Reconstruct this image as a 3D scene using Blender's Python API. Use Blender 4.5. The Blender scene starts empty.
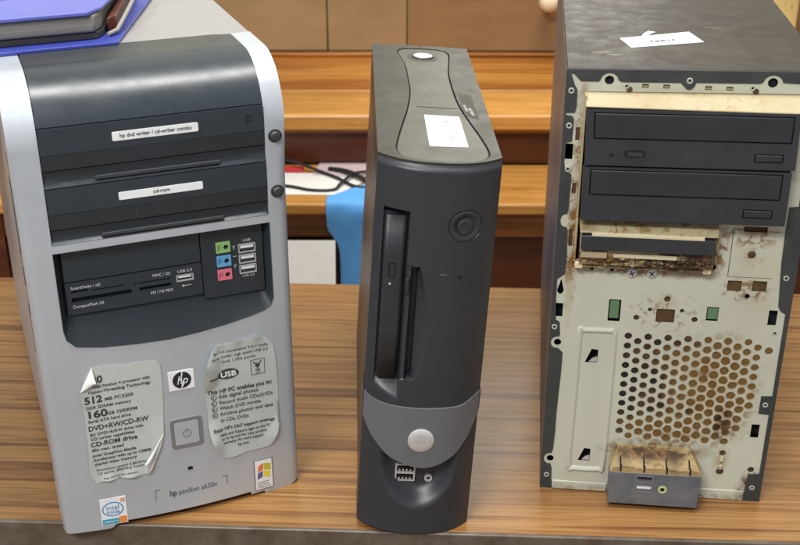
import bpy, bmesh, math, random
from mathutils import Vector, Matrix
random.seed(4)
R = math.radians
S = 0.001                       # every length below is in millimetres
SC = bpy.context.scene
COL = SC.collection

# ------------------------------------------------------------------ camera
pitch, roll, f_px = R(25.720), R(0.110), 1169.81
fw = Vector((0, math.cos(pitch), -math.sin(pitch)))
rt = Vector((1, 0, 0)); up = Vector((0, math.sin(pitch), math.cos(pitch)))
rt2 = rt*math.cos(roll) + up*math.sin(roll); up2 = -rt*math.sin(roll) + up*math.cos(roll)
cd = bpy.data.cameras.new('camera'); cam = bpy.data.objects.new('camera', cd); COL.objects.link(cam)
m = Matrix((rt2, up2, -fw)).transposed().to_4x4(); m.translation = Vector((0, 0, 0.58701))
cam.matrix_world = m
cd.sensor_fit = 'HORIZONTAL'; cd.sensor_width = 36; cd.lens = 36*f_px/800
cd.clip_start = 0.02; cd.clip_end = 60
cd.dof.use_dof = True; cd.dof.focus_distance = 0.93; cd.dof.aperture_fstop = 13
SC.camera = cam

# ------------------------------------------------------------------ light
w = bpy.data.worlds.new('World'); SC.world = w; w.use_nodes = True
bg = w.node_tree.nodes['Background']; bg.inputs[0].default_value = (0.95, 0.97, 1.0, 1); bg.inputs[1].default_value = 0.44
def lamp(name, loc, target, sx, sy, power, col=(1, .97, .92)):
    ld = bpy.data.lights.new(name, 'AREA'); ld.shape = 'RECTANGLE'; ld.size = sx; ld.size_y = sy
    ld.energy = power; ld.color = col
    o = bpy.data.objects.new(name, ld); COL.objects.link(o); o.location = loc
    d = Vector(target)-Vector(loc); o.rotation_euler = d.to_track_quat('-Z', 'Y').to_euler()
    return o
lamp('ceiling_light', (0.1, 0.75, 2.3), (0.05, 0.95, 0), 1.2, 0.4, 46)
lamp('ceiling_light', (-0.7, -0.7, 1.9), (0, 0.9, 0.2), 0.9, 0.4, 42, (1, .98, .96))
lamp('table_sheen_lamp', (0.22, 1.80, 0.62), (0.10, 0.95, 0), 0.30, 0.22, 0.8, (1, .99, .9))  # added lamp out of view, there only to lay a sheen on the table
SC.view_settings.view_transform = 'Standard'; SC.view_settings.look = 'None'
SC.view_settings.exposure = 0.0; SC.view_settings.gamma = 1.0

# ------------------------------------------------------------------ materials
def lin(c):
    return tuple((v/255/12.92 if v/255 <= .04045 else ((v/255+.055)/1.055)**2.4) for v in c)
def newmat(name):
    mt = bpy.data.materials.new(name); mt.use_nodes = True
    return mt, mt.node_tree, mt.node_tree.nodes['Principled BSDF']
def nd(nt, t, **k):
    n = nt.nodes.new(t)
    for a, b in k.items(): setattr(n, a, b)
    return n
def coords(nt, scale=(1, 1, 1), loc=(0, 0, 0)):
    tc = nd(nt, 'ShaderNodeTexCoord'); mp = nd(nt, 'ShaderNodeMapping')
    mp.inputs['Scale'].default_value = scale; mp.inputs['Location'].default_value = loc
    nt.links.new(tc.outputs['Object'], mp.inputs[0]); return mp.outputs[0]
def noise(nt, vec, scale, detail=4, rough=.55, dist=0):
    n = nd(nt, 'ShaderNodeTexNoise'); n.inputs['Scale'].default_value = scale; n.inputs['Detail'].default_value = detail
    n.inputs['Roughness'].default_value = rough; n.inputs['Distortion'].default_value = dist
    nt.links.new(vec, n.inputs['Vector']); return n.outputs['Fac']
def ramp(nt, fac, stops):
    r = nd(nt, 'ShaderNodeValToRGB'); el = r.color_ramp.elements
    while len(el) < len(stops): el.new(.5)
    for e, (p, c) in zip(el, stops):
        e.position = p; e.color = (*c, 1) if len(c) == 3 else c
    nt.links.new(fac, r.inputs[0]); return r.outputs[0]
def g(v): return (v, v, v)
def mix(nt, fac, a, b):
    n = nd(nt, 'ShaderNodeMix', data_type='RGBA')
    if isinstance(fac, float): n.inputs[0].default_value = fac
    else: nt.links.new(fac, n.inputs[0])
    for s, v in ((6, a), (7, b)):
        if isinstance(v, tuple): n.inputs[s].default_value = (*v, 1)
        else: nt.links.new(v, n.inputs[s])
    return n.outputs[2]
def bump(nt, p, h, strength, dist=.001):
    b = nd(nt, 'ShaderNodeBump'); b.inputs['Strength'].default_value = strength; b.inputs['Distance'].default_value = dist
    nt.links.new(h, b.inputs['Height']); nt.links.new(b.outputs[0], p.inputs['Normal'])
def plastic(name, col, rough=.4, var=.12, grain=1800, gs=.12, metal=0, dust=0, dustcol=(.45, .42, .36), spec=.5, speck=.3):
    """a moulded or painted surface: slight tone and gloss variation, fine grain, optional dust"""
    mt, nt, p = newmat(name); v = coords(nt)
    n1 = noise(nt, v, 14, 5, .6)
    c = ramp(nt, n1, [(.3, tuple(x*(1-var) for x in col)), (.7, tuple(min(1, x*(1+var)) for x in col))])
    if dust:
        n2 = noise(nt, v, 30, 8, .7, .4)
        c = mix(nt, ramp(nt, n2, [(.38, g(0)), (.75, g(dust))]), c, dustcol)
    if speck:
        sp = ramp(nt, noise(nt, v, 620, 3, .6), [(.66, g(0)), (.72, g(speck))])
        sr = ramp(nt, noise(nt, coords(nt, (40, 40, 5), (3, 1, 7)), 11, 2, .5, .6), [(.70, g(0)), (.72, g(speck*.6))])
        lt = tuple(min(1, x*1.5+.05) for x in col)
        c = mix(nt, sp, c, lt); c = mix(nt, sr, c, lt)
    nt.links.new(c, p.inputs['Base Color'])
    r = ramp(nt, noise(nt, v, 45, 6, .65), [(.3, g(rough*.82)), (.7, g(min(1, rough*1.2)))])
    nt.links.new(r, p.inputs['Roughness']); p.inputs['Metallic'].default_value = metal
    p.inputs['Specular IOR Level'].default_value = spec
    if gs: bump(nt, p, noise(nt, v, grain, 2, .5), gs, .0003)
    return mt
def flat(name, col, rough=.5, metal=0):
    mt, nt, p = newmat(name)
    v = coords(nt); c = ramp(nt, noise(nt, v, 90, 4), [(.3, tuple(x*.96 for x in col)), (.7, tuple(min(1, x*1.03) for x in col))])
    nt.links.new(c, p.inputs['Base Color'])
    p.inputs['Roughness'].default_value = rough; p.inputs['Metallic'].default_value = metal
    return mt
def wood(name, stops, grain=(1.6, 26, 26), rough=.3, big=5, spec=.5, seed=0, fine=.35, pores=True):
    mt, nt, p = newmat(name)
    v = coords(nt, grain, (seed, seed*.7, 0))
    n1 = noise(nt, v, 1.6, 6, .62, 1.1)
    c = ramp(nt, n1, stops)
    v2 = coords(nt, (grain[0]*2.5, grain[1]*9, grain[2]*9), (seed, 0, 0)); n2 = noise(nt, v2, 2, 3, .6, .4)
    dk = ramp(nt, n2, [(.36, g(1-fine)), (.6, g(1))])
    brd = ramp(nt, noise(nt, coords(nt, (1, 1.6, 1.6), (seed, 2, 0)), 3.2, 3, .5), [(.3, g(.74)), (.62, g(1))])
    por = ramp(nt, noise(nt, coords(nt, (grain[0]*14, grain[1]*38, grain[2]*38)), 1.6, 2, .5), [(.30, g(.62)), (.40, g(1))])
    for extra in ((brd, por) if pores else (brd,)):
        m0 = nd(nt, 'ShaderNodeMix', data_type='RGBA', blend_type='MULTIPLY'); m0.inputs[0].default_value = 1
        nt.links.new(c, m0.inputs[6]); nt.links.new(extra, m0.inputs[7]); c = m0.outputs[2]
    mm = nd(nt, 'ShaderNodeMix', data_type='RGBA', blend_type='MULTIPLY'); mm.inputs[0].default_value = 1
    nt.links.new(c, mm.inputs[6]); nt.links.new(dk, mm.inputs[7])
    nt.links.new(mm.outputs[2], p.inputs['Base Color'])
    nt.links.new(ramp(nt, noise(nt, coords(nt), big, 5, .6), [(.3, g(rough*.75)), (.7, g(rough*1.3))]), p.inputs['Roughness'])
    p.inputs['Specular IOR Level'].default_value = spec
    bump(nt, p, n2, .08, .0004)
    return mt

TABLE = wood('table_laminate', [(.30, lin((92, 60, 34))), (.40, lin((134, 92, 54))), (.50, lin((178, 132, 80))), (.60, lin((144, 100, 56))), (.70, lin((190, 146, 94))), (.85, lin((134, 92, 54)))], (0.9, 30, 30), .25, 6, .5, 3.1, .24)
BENCH = wood('varnished_wood', [(.28, lin((120, 62, 18))), (.45, lin((172, 104, 36))), (.6, lin((206, 142, 62))), (.78, lin((178, 112, 42)))], (1.1, 18, 18), .28, 6, .5, 9.0, .3)
BENCHB = wood('brown_varnished_wood', [(.3, lin((96, 52, 20))), (.5, lin((140, 84, 36))), (.75, lin((120, 68, 28)))], (1.0, 14, 14), .35, 6, .5, 7.0, .3)
BENCHG = wood('golden_varnished_wood', [(.3, lin((176, 112, 44))), (.5, lin((216, 156, 78))), (.75, lin((190, 128, 56)))], (1.0, 14, 14), .3, 6, .5, 17.0, .25)
BENCHD = wood('dark_wood', [(.3, lin((66, 30, 14))), (.55, lin((96, 48, 22))), (.8, lin((122, 66, 32)))], (1.0, 12, 12), .4, 6, .5, 5.0, .25)
PANEL = wood('brown_panel', [(.3, lin((154, 124, 88))), (.7, lin((166, 135, 98)))], (2, 3, 3), .6, 4, .4, 1, .08, False)
PANEL2 = wood('brown_panel_dark', [(.3, lin((140, 106, 70))), (.7, lin((152, 116, 78)))], (2, 3, 3), .6, 4, .4, 2, .08, False)
YWOOD = wood('pale_wood', [(.3, lin((214, 184, 112))), (.7, lin((236, 208, 140)))], (8, 8, 1), .5, 4, .4, 2, .1)
EDGE = plastic('edge_strip_vinyl', lin((84, 71, 58)), .35, .16, 900, .2, dust=.25)
SILVER = plastic('silver_plastic', lin((190, 197, 204)), .34, .05, 2500, .06, metal=.3, spec=.55, speck=.12)
SIDE = plastic('grey_side_cover', lin((168, 160, 158)), .45, .06, 1500, .1)
BLACK = plastic('blue_black_plastic', lin((43, 52, 59)), .32, .07, 2200, .1, spec=.6)
BLACK2 = plastic('blue_black_trim', lin((58, 61, 62)), .38, .12, 2200, .1)
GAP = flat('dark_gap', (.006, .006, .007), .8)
DELLB = plastic('charcoal_plastic', lin((49, 51, 56)), .36, .07, 2600, .22, spec=.5)
DELLG = plastic('grey_band_plastic', lin((100, 101, 104)), .4, .04, 2600, .12)
DELLT = plastic('dusty_dark_top', lin((54, 52, 47)), .4, .05, 1800, .2, dust=.12, dustcol=lin((92, 88, 78)), spec=.35)
DELLI = plastic('dusty_grey_inlay', lin((82, 80, 74)), .4, .05, 1800, .15, dust=.12, dustcol=lin((112, 108, 98)), spec=.35)
DELLS = plastic('brown_grey_cover', lin((92, 78, 68)), .42, .1, 1500, .2, dust=.3, dustcol=lin((120, 106, 92)))
DRIVE = plastic('drive_bezel_plastic', lin((47, 49, 54)), .46, .12, 2400, .18, dust=.3, dustcol=lin((70, 70, 71)))
TRAY = plastic('drive_tray_plastic', lin((42, 45, 50)), .42, .12, 2400, .15, dust=.3, dustcol=lin((66, 66, 68)))
CASE = plastic('black_case_paint', lin((54, 49, 46)), .5, .1, 1200, .3, dust=.6, dustcol=lin((100, 91, 80)))
FRAMED = plastic('dark_frame_paint', lin((50, 56, 57)), .5, .12, 1500, .2, dust=.3, dustcol=lin((96, 96, 90)))
WHITE = flat('white_paper', lin((232, 232, 228)), .6)
LABELW = flat('white_label', lin((236, 238, 240)), .5)
CREAM = flat('cream_plastic', lin((226, 208, 176)), .4)
INK = flat('black_ink', lin((30, 30, 34)), .6)
INKG = flat('grey_ink', lin((84, 88, 90)), .6)
INKW = flat('white_ink', lin((205, 208, 208)), .6)
METAL = flat('bright_metal', (.60, .60, .60), .35, .35)
DMETAL = flat('dull_metal', (.24, .245, .26), .4, .3)
BLUEB = plastic('blue_cover', lin((58, 70, 158)), .38, .06, 1500, .15)
LILAC = plastic('lilac_blue_cover', lin((98, 104, 184)), .38, .06, 1500, .15)
PAGES = wood('page_edges', [(.3, lin((122, 118, 112))), (.7, lin((158, 154, 146)))], (1, 1, 120), .7, 4, .3, 2, .3)
REDB = wood('red_brown_lining', [(.3, lin((70, 30, 18))), (.7, lin((112, 52, 32)))], (20, 20, 20), .5, 6, .4, 2, .4)
SHEET = plastic('pale_sticker_paper', lin((190, 196, 192)), .42, .03, 1200, .1)
SHEETB = flat('sticker_backing', lin((236, 240, 236)), .4)
BLUEC = plastic('blue_cloth', lin((92, 168, 238)), .6, .06, 1500, .2)
RIV = flat('rivet_steel', lin((176, 180, 170)), .45)
CABLE = flat('black_cable', (.012, .012, .013), .45)
RUST = plastic('rusty_metal', lin((70, 50, 28)), .8, .4, 500, .6, dust=.6, dustcol=lin((112, 88, 50)))
GREENB = flat('green_board', lin((96, 130, 96)), .5)
SILB = flat('silver_badge', lin((206, 206, 204)), .3, .3)

def stained(name, base, stains, speck=.35, rough=.5, metal=0, axis='z', blotch=(), lattice=None):
    """painted steel with rust and grime: stains = (x, z, rx, rz, strength, colour) in mm on the thing"""
    mt, nt, p = newmat(name); v = coords(nt)
    c = ramp(nt, noise(nt, v, 12, 5), [(.3, tuple(x*.93 for x in base)), (.7, tuple(x*1.05 for x in base))])
    wob = noise(nt, v, 55, 8, .72)
    for x, z, rx, rz, st, colr in stains:
        mp = nd(nt, 'ShaderNodeMapping')
        mp.inputs['Location'].default_value = (-x/rx, 0, -z/rz) if axis == 'z' else (-x/rx, -z/rz, 0)
        mp.inputs['Scale'].default_value = (1000/rx, 0.0001, 1000/rz) if axis == 'z' else (1000/rx, 1000/rz, 0.0001)
        tc = nd(nt, 'ShaderNodeTexCoord'); nt.links.new(tc.outputs['Object'], mp.inputs[0])
        ln = nd(nt, 'ShaderNodeVectorMath', operation='LENGTH'); nt.links.new(mp.outputs[0], ln.inputs[0])
        a = nd(nt, 'ShaderNodeMath', operation='MULTIPLY_ADD'); nt.links.new(wob, a.inputs[0]); a.inputs[1].default_value = 2.2
        nt.links.new(ln.outputs['Value'], a.inputs[2])
        f = ramp(nt, a.outputs[0], [(.0, g(st)), (.001, g(st)), (1, g(0))])
        mr = nd(nt, 'ShaderNodeMapRange'); mr.inputs['From Min'].default_value = 2.15; mr.inputs['From Max'].default_value = 1.15
        mr.inputs['To Min'].default_value = 0; mr.inputs['To Max'].default_value = st
        nt.links.new(a.outputs[0], mr.inputs['Value']); nt.nodes.remove(f.node)
        c = mix(nt, mr.outputs[0], c, colr)
    for x, z, rx, rz, sc_, lo, st, colr in blotch:
        mp = nd(nt, 'ShaderNodeMapping'); mp.inputs['Location'].default_value = (-x/rx, 0, -z/rz); mp.inputs['Scale'].default_value = (1000/rx, 0.0001, 1000/rz)
        tc = nd(nt, 'ShaderNodeTexCoord'); nt.links.new(tc.outputs['Object'], mp.inputs[0])
        ln = nd(nt, 'ShaderNodeVectorMath', operation='LENGTH'); nt.links.new(mp.outputs[0], ln.inputs[0])
        md_ = ramp(nt, ln.outputs['Value'], [(.45, g(1)), (1.0, g(0))])
        bl = ramp(nt, noise(nt, v, sc_, 5, .68, .5), [(lo, g(0)), (lo+.07, g(st))])
        mu = nd(nt, 'ShaderNodeMath', operation='MULTIPLY'); nt.links.new(md_, mu.inputs[0]); nt.links.new(bl, mu.inputs[1])
        c = mix(nt, mu.outputs[0], c, colr)
    if lattice:                       # rust creeping out from the rims of the punched holes
        x0, z0, cx, cz, reg, colr = lattice
        ds = []
        tc = nd(nt, 'ShaderNodeTexCoord')
        for ox, oz in ((x0, z0), (x0+cx/2, z0-cz/2)):
            mp = nd(nt, 'ShaderNodeMapping'); nt.links.new(tc.outputs['Object'], mp.inputs[0])
            mp.inputs['Scale'].default_value = (1000/cx, .0001, 1000/cz); mp.inputs['Location'].default_value = (-ox/cx+.5, 0, -oz/cz+.5)
            fr = nd(nt, 'ShaderNodeVectorMath', operation='FRACTION'); nt.links.new(mp.outputs[0], fr.inputs[0])
            sb = nd(nt, 'ShaderNodeVectorMath', operation='SUBTRACT'); nt.links.new(fr.outputs[0], sb.inputs[0]); sb.inputs[1].default_value = (.5, 0, .5)
            ml = nd(nt, 'ShaderNodeVectorMath', operation='MULTIPLY'); nt.links.new(sb.outputs[0], ml.inputs[0]); ml.inputs[1].default_value = (cx, 0, cz)
            ln = nd(nt, 'ShaderNodeVectorMath', operation='LENGTH'); nt.links.new(ml.outputs[0], ln.inputs[0]); ds.append(ln.outputs['Value'])
        mn = nd(nt, 'ShaderNodeMath', operation='MINIMUM'); nt.links.new(ds[0], mn.inputs[0]); nt.links.new(ds[1], mn.inputs[1])
        ad = nd(nt, 'ShaderNodeMath', operation='MULTIPLY_ADD'); nt.links.new(noise(nt, v, 160, 4, .6), ad.inputs[0]); ad.inputs[1].default_value = 3.2; nt.links.new(mn.outputs[0], ad.inputs[2])
        mr = nd(nt, 'ShaderNodeMapRange'); mr.inputs['From Min'].default_value = 5.6; mr.inputs['From Max'].default_value = 4.7; nt.links.new(ad.outputs[0], mr.inputs['Value'])
        tot = None
        for (x, z, rx, rz, st) in reg:
            mp = nd(nt, 'ShaderNodeMapping'); nt.links.new(tc.outputs['Object'], mp.inputs[0])
            mp.inputs['Location'].default_value = (-x/rx, 0, -z/rz); mp.inputs['Scale'].default_value = (1000/rx, 0.0001, 1000/rz)
            ln = nd(nt, 'ShaderNodeVectorMath', operation='LENGTH'); nt.links.new(mp.outputs[0], ln.inputs[0])
            rr_ = nd(nt, 'ShaderNodeMapRange'); rr_.inputs['From Min'].default_value = 1.05; rr_.inputs['From Max'].default_value = .7; rr_.inputs['To Max'].default_value = st
            nt.links.new(ln.outputs['Value'], rr_.inputs['Value'])
            if tot is None: tot = rr_.outputs[0]
            else:
                mx = nd(nt, 'ShaderNodeMath', operation='MAXIMUM'); nt.links.new(tot, mx.inputs[0]); nt.links.new(rr_.outputs[0], mx.inputs[1]); tot = mx.outputs[0]
        pv = ramp(nt, noise(nt, v, 42, 4, .6), [(.34, g(.35)), (.50, g(1))])
        m1 = nd(nt, 'ShaderNodeMath', operation='MULTIPLY'); nt.links.new(mr.outputs[0], m1.inputs[0]); nt.links.new(tot, m1.inputs[1])
        m2 = nd(nt, 'ShaderNodeMath', operation='MULTIPLY'); nt.links.new(m1.outputs[0], m2.inputs[0]); nt.links.new(pv, m2.inputs[1])
        c = mix(nt, m2.outputs[0], c, colr)
    sp = ramp(nt, noise(nt, v, 230, 6, .75), [(.62, g(0)), (.74, g(speck))])
    c = mix(nt, sp, c, lin((120, 92, 50)))
    nt.links.new(c, p.inputs['Base Color']); p.inputs['Metallic'].default_value = metal; p.inputs['Specular IOR Level'].default_value = .28 if axis == 'y' else .5
    nt.links.new(ramp(nt, wob, [(.3, g(rough*.8)), (.7, g(min(1, rough*1.3)))]), p.inputs['Roughness'])
    bump(nt, p, wob, .1, .0006)
    return mt
RB, RT, RD = lin((120, 82, 34)), lin((160, 132, 80)), lin((66, 46, 24))
PLATE = stained('pale_steel_plate', lin((196, 198, 180)), [
    (150, 200, 30, 60, .2, RT),
    (128, 100, 50, 56, .3, RT), (142, 70, 9, 15, .5, RB), (120, 118, 14, 6, .5, RB), (104, 60, 40, 5, .5, RB),
    (88, 45, 44, 8, .85, RB), (100, 205, 28, 6, .75, RB), (60, 208, 46, 5, .6, RB), (144, 222, 7, 7, .5, RT),
    (144, 36, 8, 16, .6, RT), (168, 14, 9, 16, .75, RB), (176, 4, 30, 5, .7, RD), (60, 4, 60, 3, .35, RB), (144, 240, 14, 5, .7, RB), (86, 178, 12, 9, .3, RT),
    (12, 300, 3.5, 60, .5, RB), (12, 200, 5, 60, .45, RT), (86, 346, 80, 3, .3, RT)], .3, .45,
    lattice=(60.0, 147.8, 15.24, 8.75, [(134, 102, 30, 54, 1), (106, 64, 48, 13, 1), (95, 90, 28, 14, .7), (110, 104, 50, 50, .4)], RB),
    blotch=[(134, 96, 40, 52, 150, .56, .7, RB), (110, 60, 50, 10, 150, .54, .7, RB), (142, 70, 10, 20, 120, .5, .9, RD),
            (90, 44, 50, 12, 130, .45, .9, RB), (60, 207, 66, 10, 140, .48, .85, RB), (144, 238, 26, 12, 140, .5, .8, RB), (172, 12, 16, 22, 150, .46, .95, RD), (12, 260, 7, 110, 90, .5, .8, RB), (90, 1, 95, 6, 140, .5, .8, RB), (144, 192, 24, 12, 140, .50, .8, RB), (86, 170, 34, 20, 140, .53, .7, RB), (12, 225, 8, 40, 90, .44, .95, RB), (144, 222, 12, 12, 140, .5, .7, RB), (122, 225, 6, 24, 120, .48, .9, RB)])
CREAMM = stained('cream_steel', lin((174, 162, 128)), [(60, 339, 20, 6, .35, RT), (120, 236, 8, 10, .8, RB), (20, 244, 12, 6, .5, RB), (70, 246, 30, 4, .4, RB)], .3, .45, blotch=[(90, 340, 80, 8, 120, .54, .6, RT), (66, 243, 60, 9, 120, .5, .7, RB)])
CASETOP = stained('scuffed_case_top', lin((56, 51, 48)), [(24, 44, 12, 4, .7, lin((140, 132, 120))), (34, 38, 8, 2.5, .7, lin((150, 140, 126))), (112, 122, 12, 4, .5, lin((120, 112, 100))), (90, 60, 90, 60, .18, lin((92, 84, 76)))], .08, .45, axis='y')
DUSTDARK = stained('dust_and_hole_shade', lin((116, 88, 42)), [  # brown is dust; near-black patches paint the unlit interior behind open holes
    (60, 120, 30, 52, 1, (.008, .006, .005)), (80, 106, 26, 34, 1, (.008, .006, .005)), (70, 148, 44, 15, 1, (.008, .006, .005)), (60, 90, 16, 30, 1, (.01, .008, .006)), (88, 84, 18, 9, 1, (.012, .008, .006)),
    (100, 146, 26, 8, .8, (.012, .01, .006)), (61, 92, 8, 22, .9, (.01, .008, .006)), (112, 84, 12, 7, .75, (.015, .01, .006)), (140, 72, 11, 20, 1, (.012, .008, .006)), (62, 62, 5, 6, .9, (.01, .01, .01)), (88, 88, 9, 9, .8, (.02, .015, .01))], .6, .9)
IOTOP = stained('rusty_bracket_steel', lin((172, 150, 108)), [(86, 45, 36, 4, .9, RB), (66, 44, 8, 7, .8, RD), (84, 43, 14, 5, .7, RD), (106, 42, 9, 6, .85, RD), (120, 38, 9, 5, .5, RB), (60, 38, 6, 9, .3, RD)], .3, .7, blotch=[(88, 45, 46, 4, 130, .46, .95, RD), (90, 38, 60, 12, 160, .56, .6, RB)])
FLOPM = stained('rusty_drive_steel', lin((176, 160, 122)), [(96, 215, 22, 6, 1, RB), (30, 218, 18, 5, .85, RB), (108, 222, 8, 12, .9, RB), (60, 210, 40, 3, .6, RD)], .5, .6, blotch=[(95, 218, 40, 16, 150, .42, 1, RD), (30, 218, 30, 14, 150, .46, .9, RB), (65, 214, 60, 8, 170, .45, .9, RD)])
TOPLIGHT = plastic('pale_top_cover', lin((152, 150, 150)), .32, .04, 1800, .1)

# ------------------------------------------------------------------ mesh builder (mm)
class M:
    def __init__(s): s.v = []; s.f = []
    def add(s, v, f):
        n = len(s.v); s.v += [tuple(p) for p in v]; s.f += [tuple(i+n for i in q) for q in f]; return s
    def box(s, x0, x1, y0, y1, z0, z1):
        return s.add([(x0,y0,z0),(x1,y0,z0),(x1,y1,z0),(x0,y1,z0),(x0,y0,z1),(x1,y0,z1),(x1,y1,z1),(x0,y1,z1)],
                     [(0,3,2,1),(4,5,6,7),(0,1,5,4),(1,2,6,5),(2,3,7,6),(3,0,4,7)])
    def rbox(s, x0, x1, y0, y1, z0, z1, r):       # box with rounded corners in the xz plane
        return s.prism(rrect(x0, x1, z0, z1, r), y0, y1)
    def prism(s, poly, y0, y1):                   # polygon (x,z) extruded along y; y may be functions via warp
        n = len(poly)
        return s.add([(x, y0, z) for x, z in poly]+[(x, y1, z) for x, z in poly],
                     [tuple(range(n)), tuple(range(2*n-1, n-1, -1))]+[(i, i+n, (i+1) % n+n, (i+1) % n) for i in range(n)])
    def hprism(s, poly, z0, z1):                  # polygon (x,y) extruded in z
        n = len(poly)
        return s.add([(x, y, z0) for x, y in poly]+[(x, y, z1) for x, y in poly],
                     [tuple(range(n-1, -1, -1)), tuple(range(n, 2*n))]+[(i, (i+1) % n, (i+1) % n+n, i+n) for i in range(n)])
    def cyl(s, cx, cz, r, y0, y1, n=24, rz=None, r1=None):   # axis along y
        rz = rz or r; k = (r1/r if r1 else 1)
        a = [(cx+r*math.cos(t*2*math.pi/n), cz+rz*math.sin(t*2*math.pi/n)) for t in range(n)]
        b = [(cx+(x-cx)*k, cz+(z-cz)*k) for x, z in a]
        v = [(x, y0, z) for x, z in b]+[(x, y1, z) for x, z in a]
        return s.add(v, [tuple(range(n)), tuple(range(2*n-1, n-1, -1))]+[(i, i+n, (i+1) % n+n, (i+1) % n) for i in range(n)])
    def lathe(s, cx, cz, prof, n=32, rzk=1):      # prof: (r, y) from outside back to the middle front, axis y
        k = len(prof)
        for j, (r, y) in enumerate(prof):
            for t in range(n):
                s.v.append((cx+r*math.cos(t*2*math.pi/n), y, cz+rzk*r*math.sin(t*2*math.pi/n)))
        b = len(s.v)-k*n
        for j in range(k-1):
            for t in range(n):
                u = (t+1) % n; s.f.append((b+j*n+t, b+j*n+u, b+(j+1)*n+u, b+(j+1)*n+t))
        s.f.append(tuple(b+(k-1)*n+t for t in range(n)))
        return s
    def tube(s, path, r, n=8):
        k = len(path); b = len(s.v)
        for i, p in enumerate(path):
            p = Vector(p); d = (Vector(path[min(i+1, k-1)])-Vector(path[max(i-1, 0)])).normalized()
            a = d.cross(Vector((0, 0, 1)))
            if a.length < 1e-3: a = Vector((1, 0, 0))
            a.normalize(); c = a.cross(d)
            for t in range(n):
                q = p+a*r*math.cos(t*2*math.pi/n)+c*r*math.sin(t*2*math.pi/n); s.v.append(tuple(q))
        for i in range(k-1):
            for t in range(n):
                u = (t+1) % n; s.f.append((b+i*n+t, b+i*n+u, b+(i+1)*n+u, b+(i+1)*n+t))
        s.f.append(tuple(b+t for t in range(n-1, -1, -1))); s.f.append(tuple(b+(k-1)*n+t for t in range(n)))
        return s
    def grid(s, rows):                            # rows of points -> quads
        b = len(s.v); n = len(rows[0])
        for r in rows: s.v += [tuple(p) for p in r]
        for i in range(len(rows)-1):
            for j in range(n-1):
                a = b+i*n+j; s.f.append((a, a+1, a+n+1, a+n))
        return s
    def plate(s, outline, holes, y0, y1, axis='front'):   # flat plate with real holes
        cu = bpy.data.curves.new('c', 'CURVE'); cu.dimensions = '2D'; cu.fill_mode = 'BOTH'; cu.extrude = abs(y1-y0)/2
        for poly in [outline]+list(holes):
            sp = cu.splines.new('POLY'); sp.points.add(len(poly)-1)
            for q, (x, z) in zip(sp.points, poly): q.co = (x, z, 0, 1)
            sp.use_cyclic_u = True
        o = bpy.data.objects.new('c', cu); COL.objects.link(o)
        dg = bpy.context.evaluated_depsgraph_get(); me = bpy.data.meshes.new_from_object(o.evaluated_get(dg))
        yc = (y0+y1)/2
        if axis == 'front': v = [(p.co.x, yc-p.co.z, p.co.y) for p in me.vertices]
        else: v = [(p.co.x, p.co.y, yc+p.co.z) for p in me.vertices]
        s.add(v, [tuple(p.vertices) for p in me.polygons])
        bpy.data.objects.remove(o); bpy.data.meshes.remove(me); bpy.data.curves.remove(cu)
        return s
    def text(s, body, x, z, size, y, width=None, align='LEFT', bold=0, shear=0, rot=0, axis='front', thick=.06, sx=1):
        cu = bpy.data.curves.new('t', 'FONT'); cu.body = body; cu.size = size; cu.align_x = align
        cu.extrude = thick; cu.offset = bold; cu.shear = shear; cu.resolution_u = 3
        o = bpy.data.objects.new('t', cu); COL.objects.link(o)
        dg = bpy.context.evaluated_depsgraph_get(); me = bpy.data.meshes.new_from_object(o.evaluated_get(dg))
        if me.vertices:
            xs = [p.co.x for p in me.vertices]
            k = (width/(max(xs)-min(xs))) if width else sx
            c, sn = math.cos(rot), math.sin(rot)
            v = []
            for p in me.vertices:
                a, b, d = p.co.x*k, p.co.y, p.co.z
                a, b = a*c-b*sn, a*sn+b*c
                v.append((x+a, y-d, z+b) if axis == 'front' else (x+a, z+b, y+d))
            s.add(v, [tuple(p.vertices) for p in me.polygons])
        bpy.data.objects.remove(o); bpy.data.meshes.remove(me); bpy.data.curves.remove(cu)
        return s
    def build(s, name, mat, parent=None, bevel=0, smooth=35, warp=None, cut=None, cutz=None, seg=2):
        me = bpy.data.meshes.new(name); bm = bmesh.new()
        vs = [bm.verts.new(v) for v in s.v]
        for fc in s.f:
            try: bm.faces.new([vs[i] for i in fc])
            except ValueError: pass
        bmesh.ops.remove_doubles(bm, verts=bm.verts, dist=1e-4)
        if cut or cutz:
            for ax, st in ((0, cut), (2, cutz)):
                if not st: continue
                lo = min(v.co[ax] for v in bm.verts); hi = max(v.co[ax] for v in bm.verts)
                t = math.ceil(lo/st)*st
                while t < hi:
                    no = (1, 0, 0) if ax == 0 else (0, 0, 1)
                    bmesh.ops.bisect_plane(bm, geom=bm.verts[:]+bm.edges[:]+bm.faces[:], plane_co=[t*k for k in no], plane_no=no, dist=1e-5)
                    t += st
        if warp:
            for v in bm.verts: v.co = Vector(warp(*v.co))
        bmesh.ops.recalc_face_normals(bm, faces=bm.faces)
        for v in bm.verts: v.co *= S
        bm.to_mesh(me); bm.free()
        me.materials.append(mat)
        o = bpy.data.objects.new(name, me); COL.objects.link(o)
        if parent: o.parent = parent
        if smooth:
            me.shade_smooth(); me.set_sharp_from_angle(angle=R(smooth))
        if bevel:
            b = o.modifiers.new('bevel', 'BEVEL'); b.width = bevel*S; b.segments = seg; b.limit_method = 'ANGLE'; b.angle_limit = R(40); b.harden_normals = False
        return o
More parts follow.
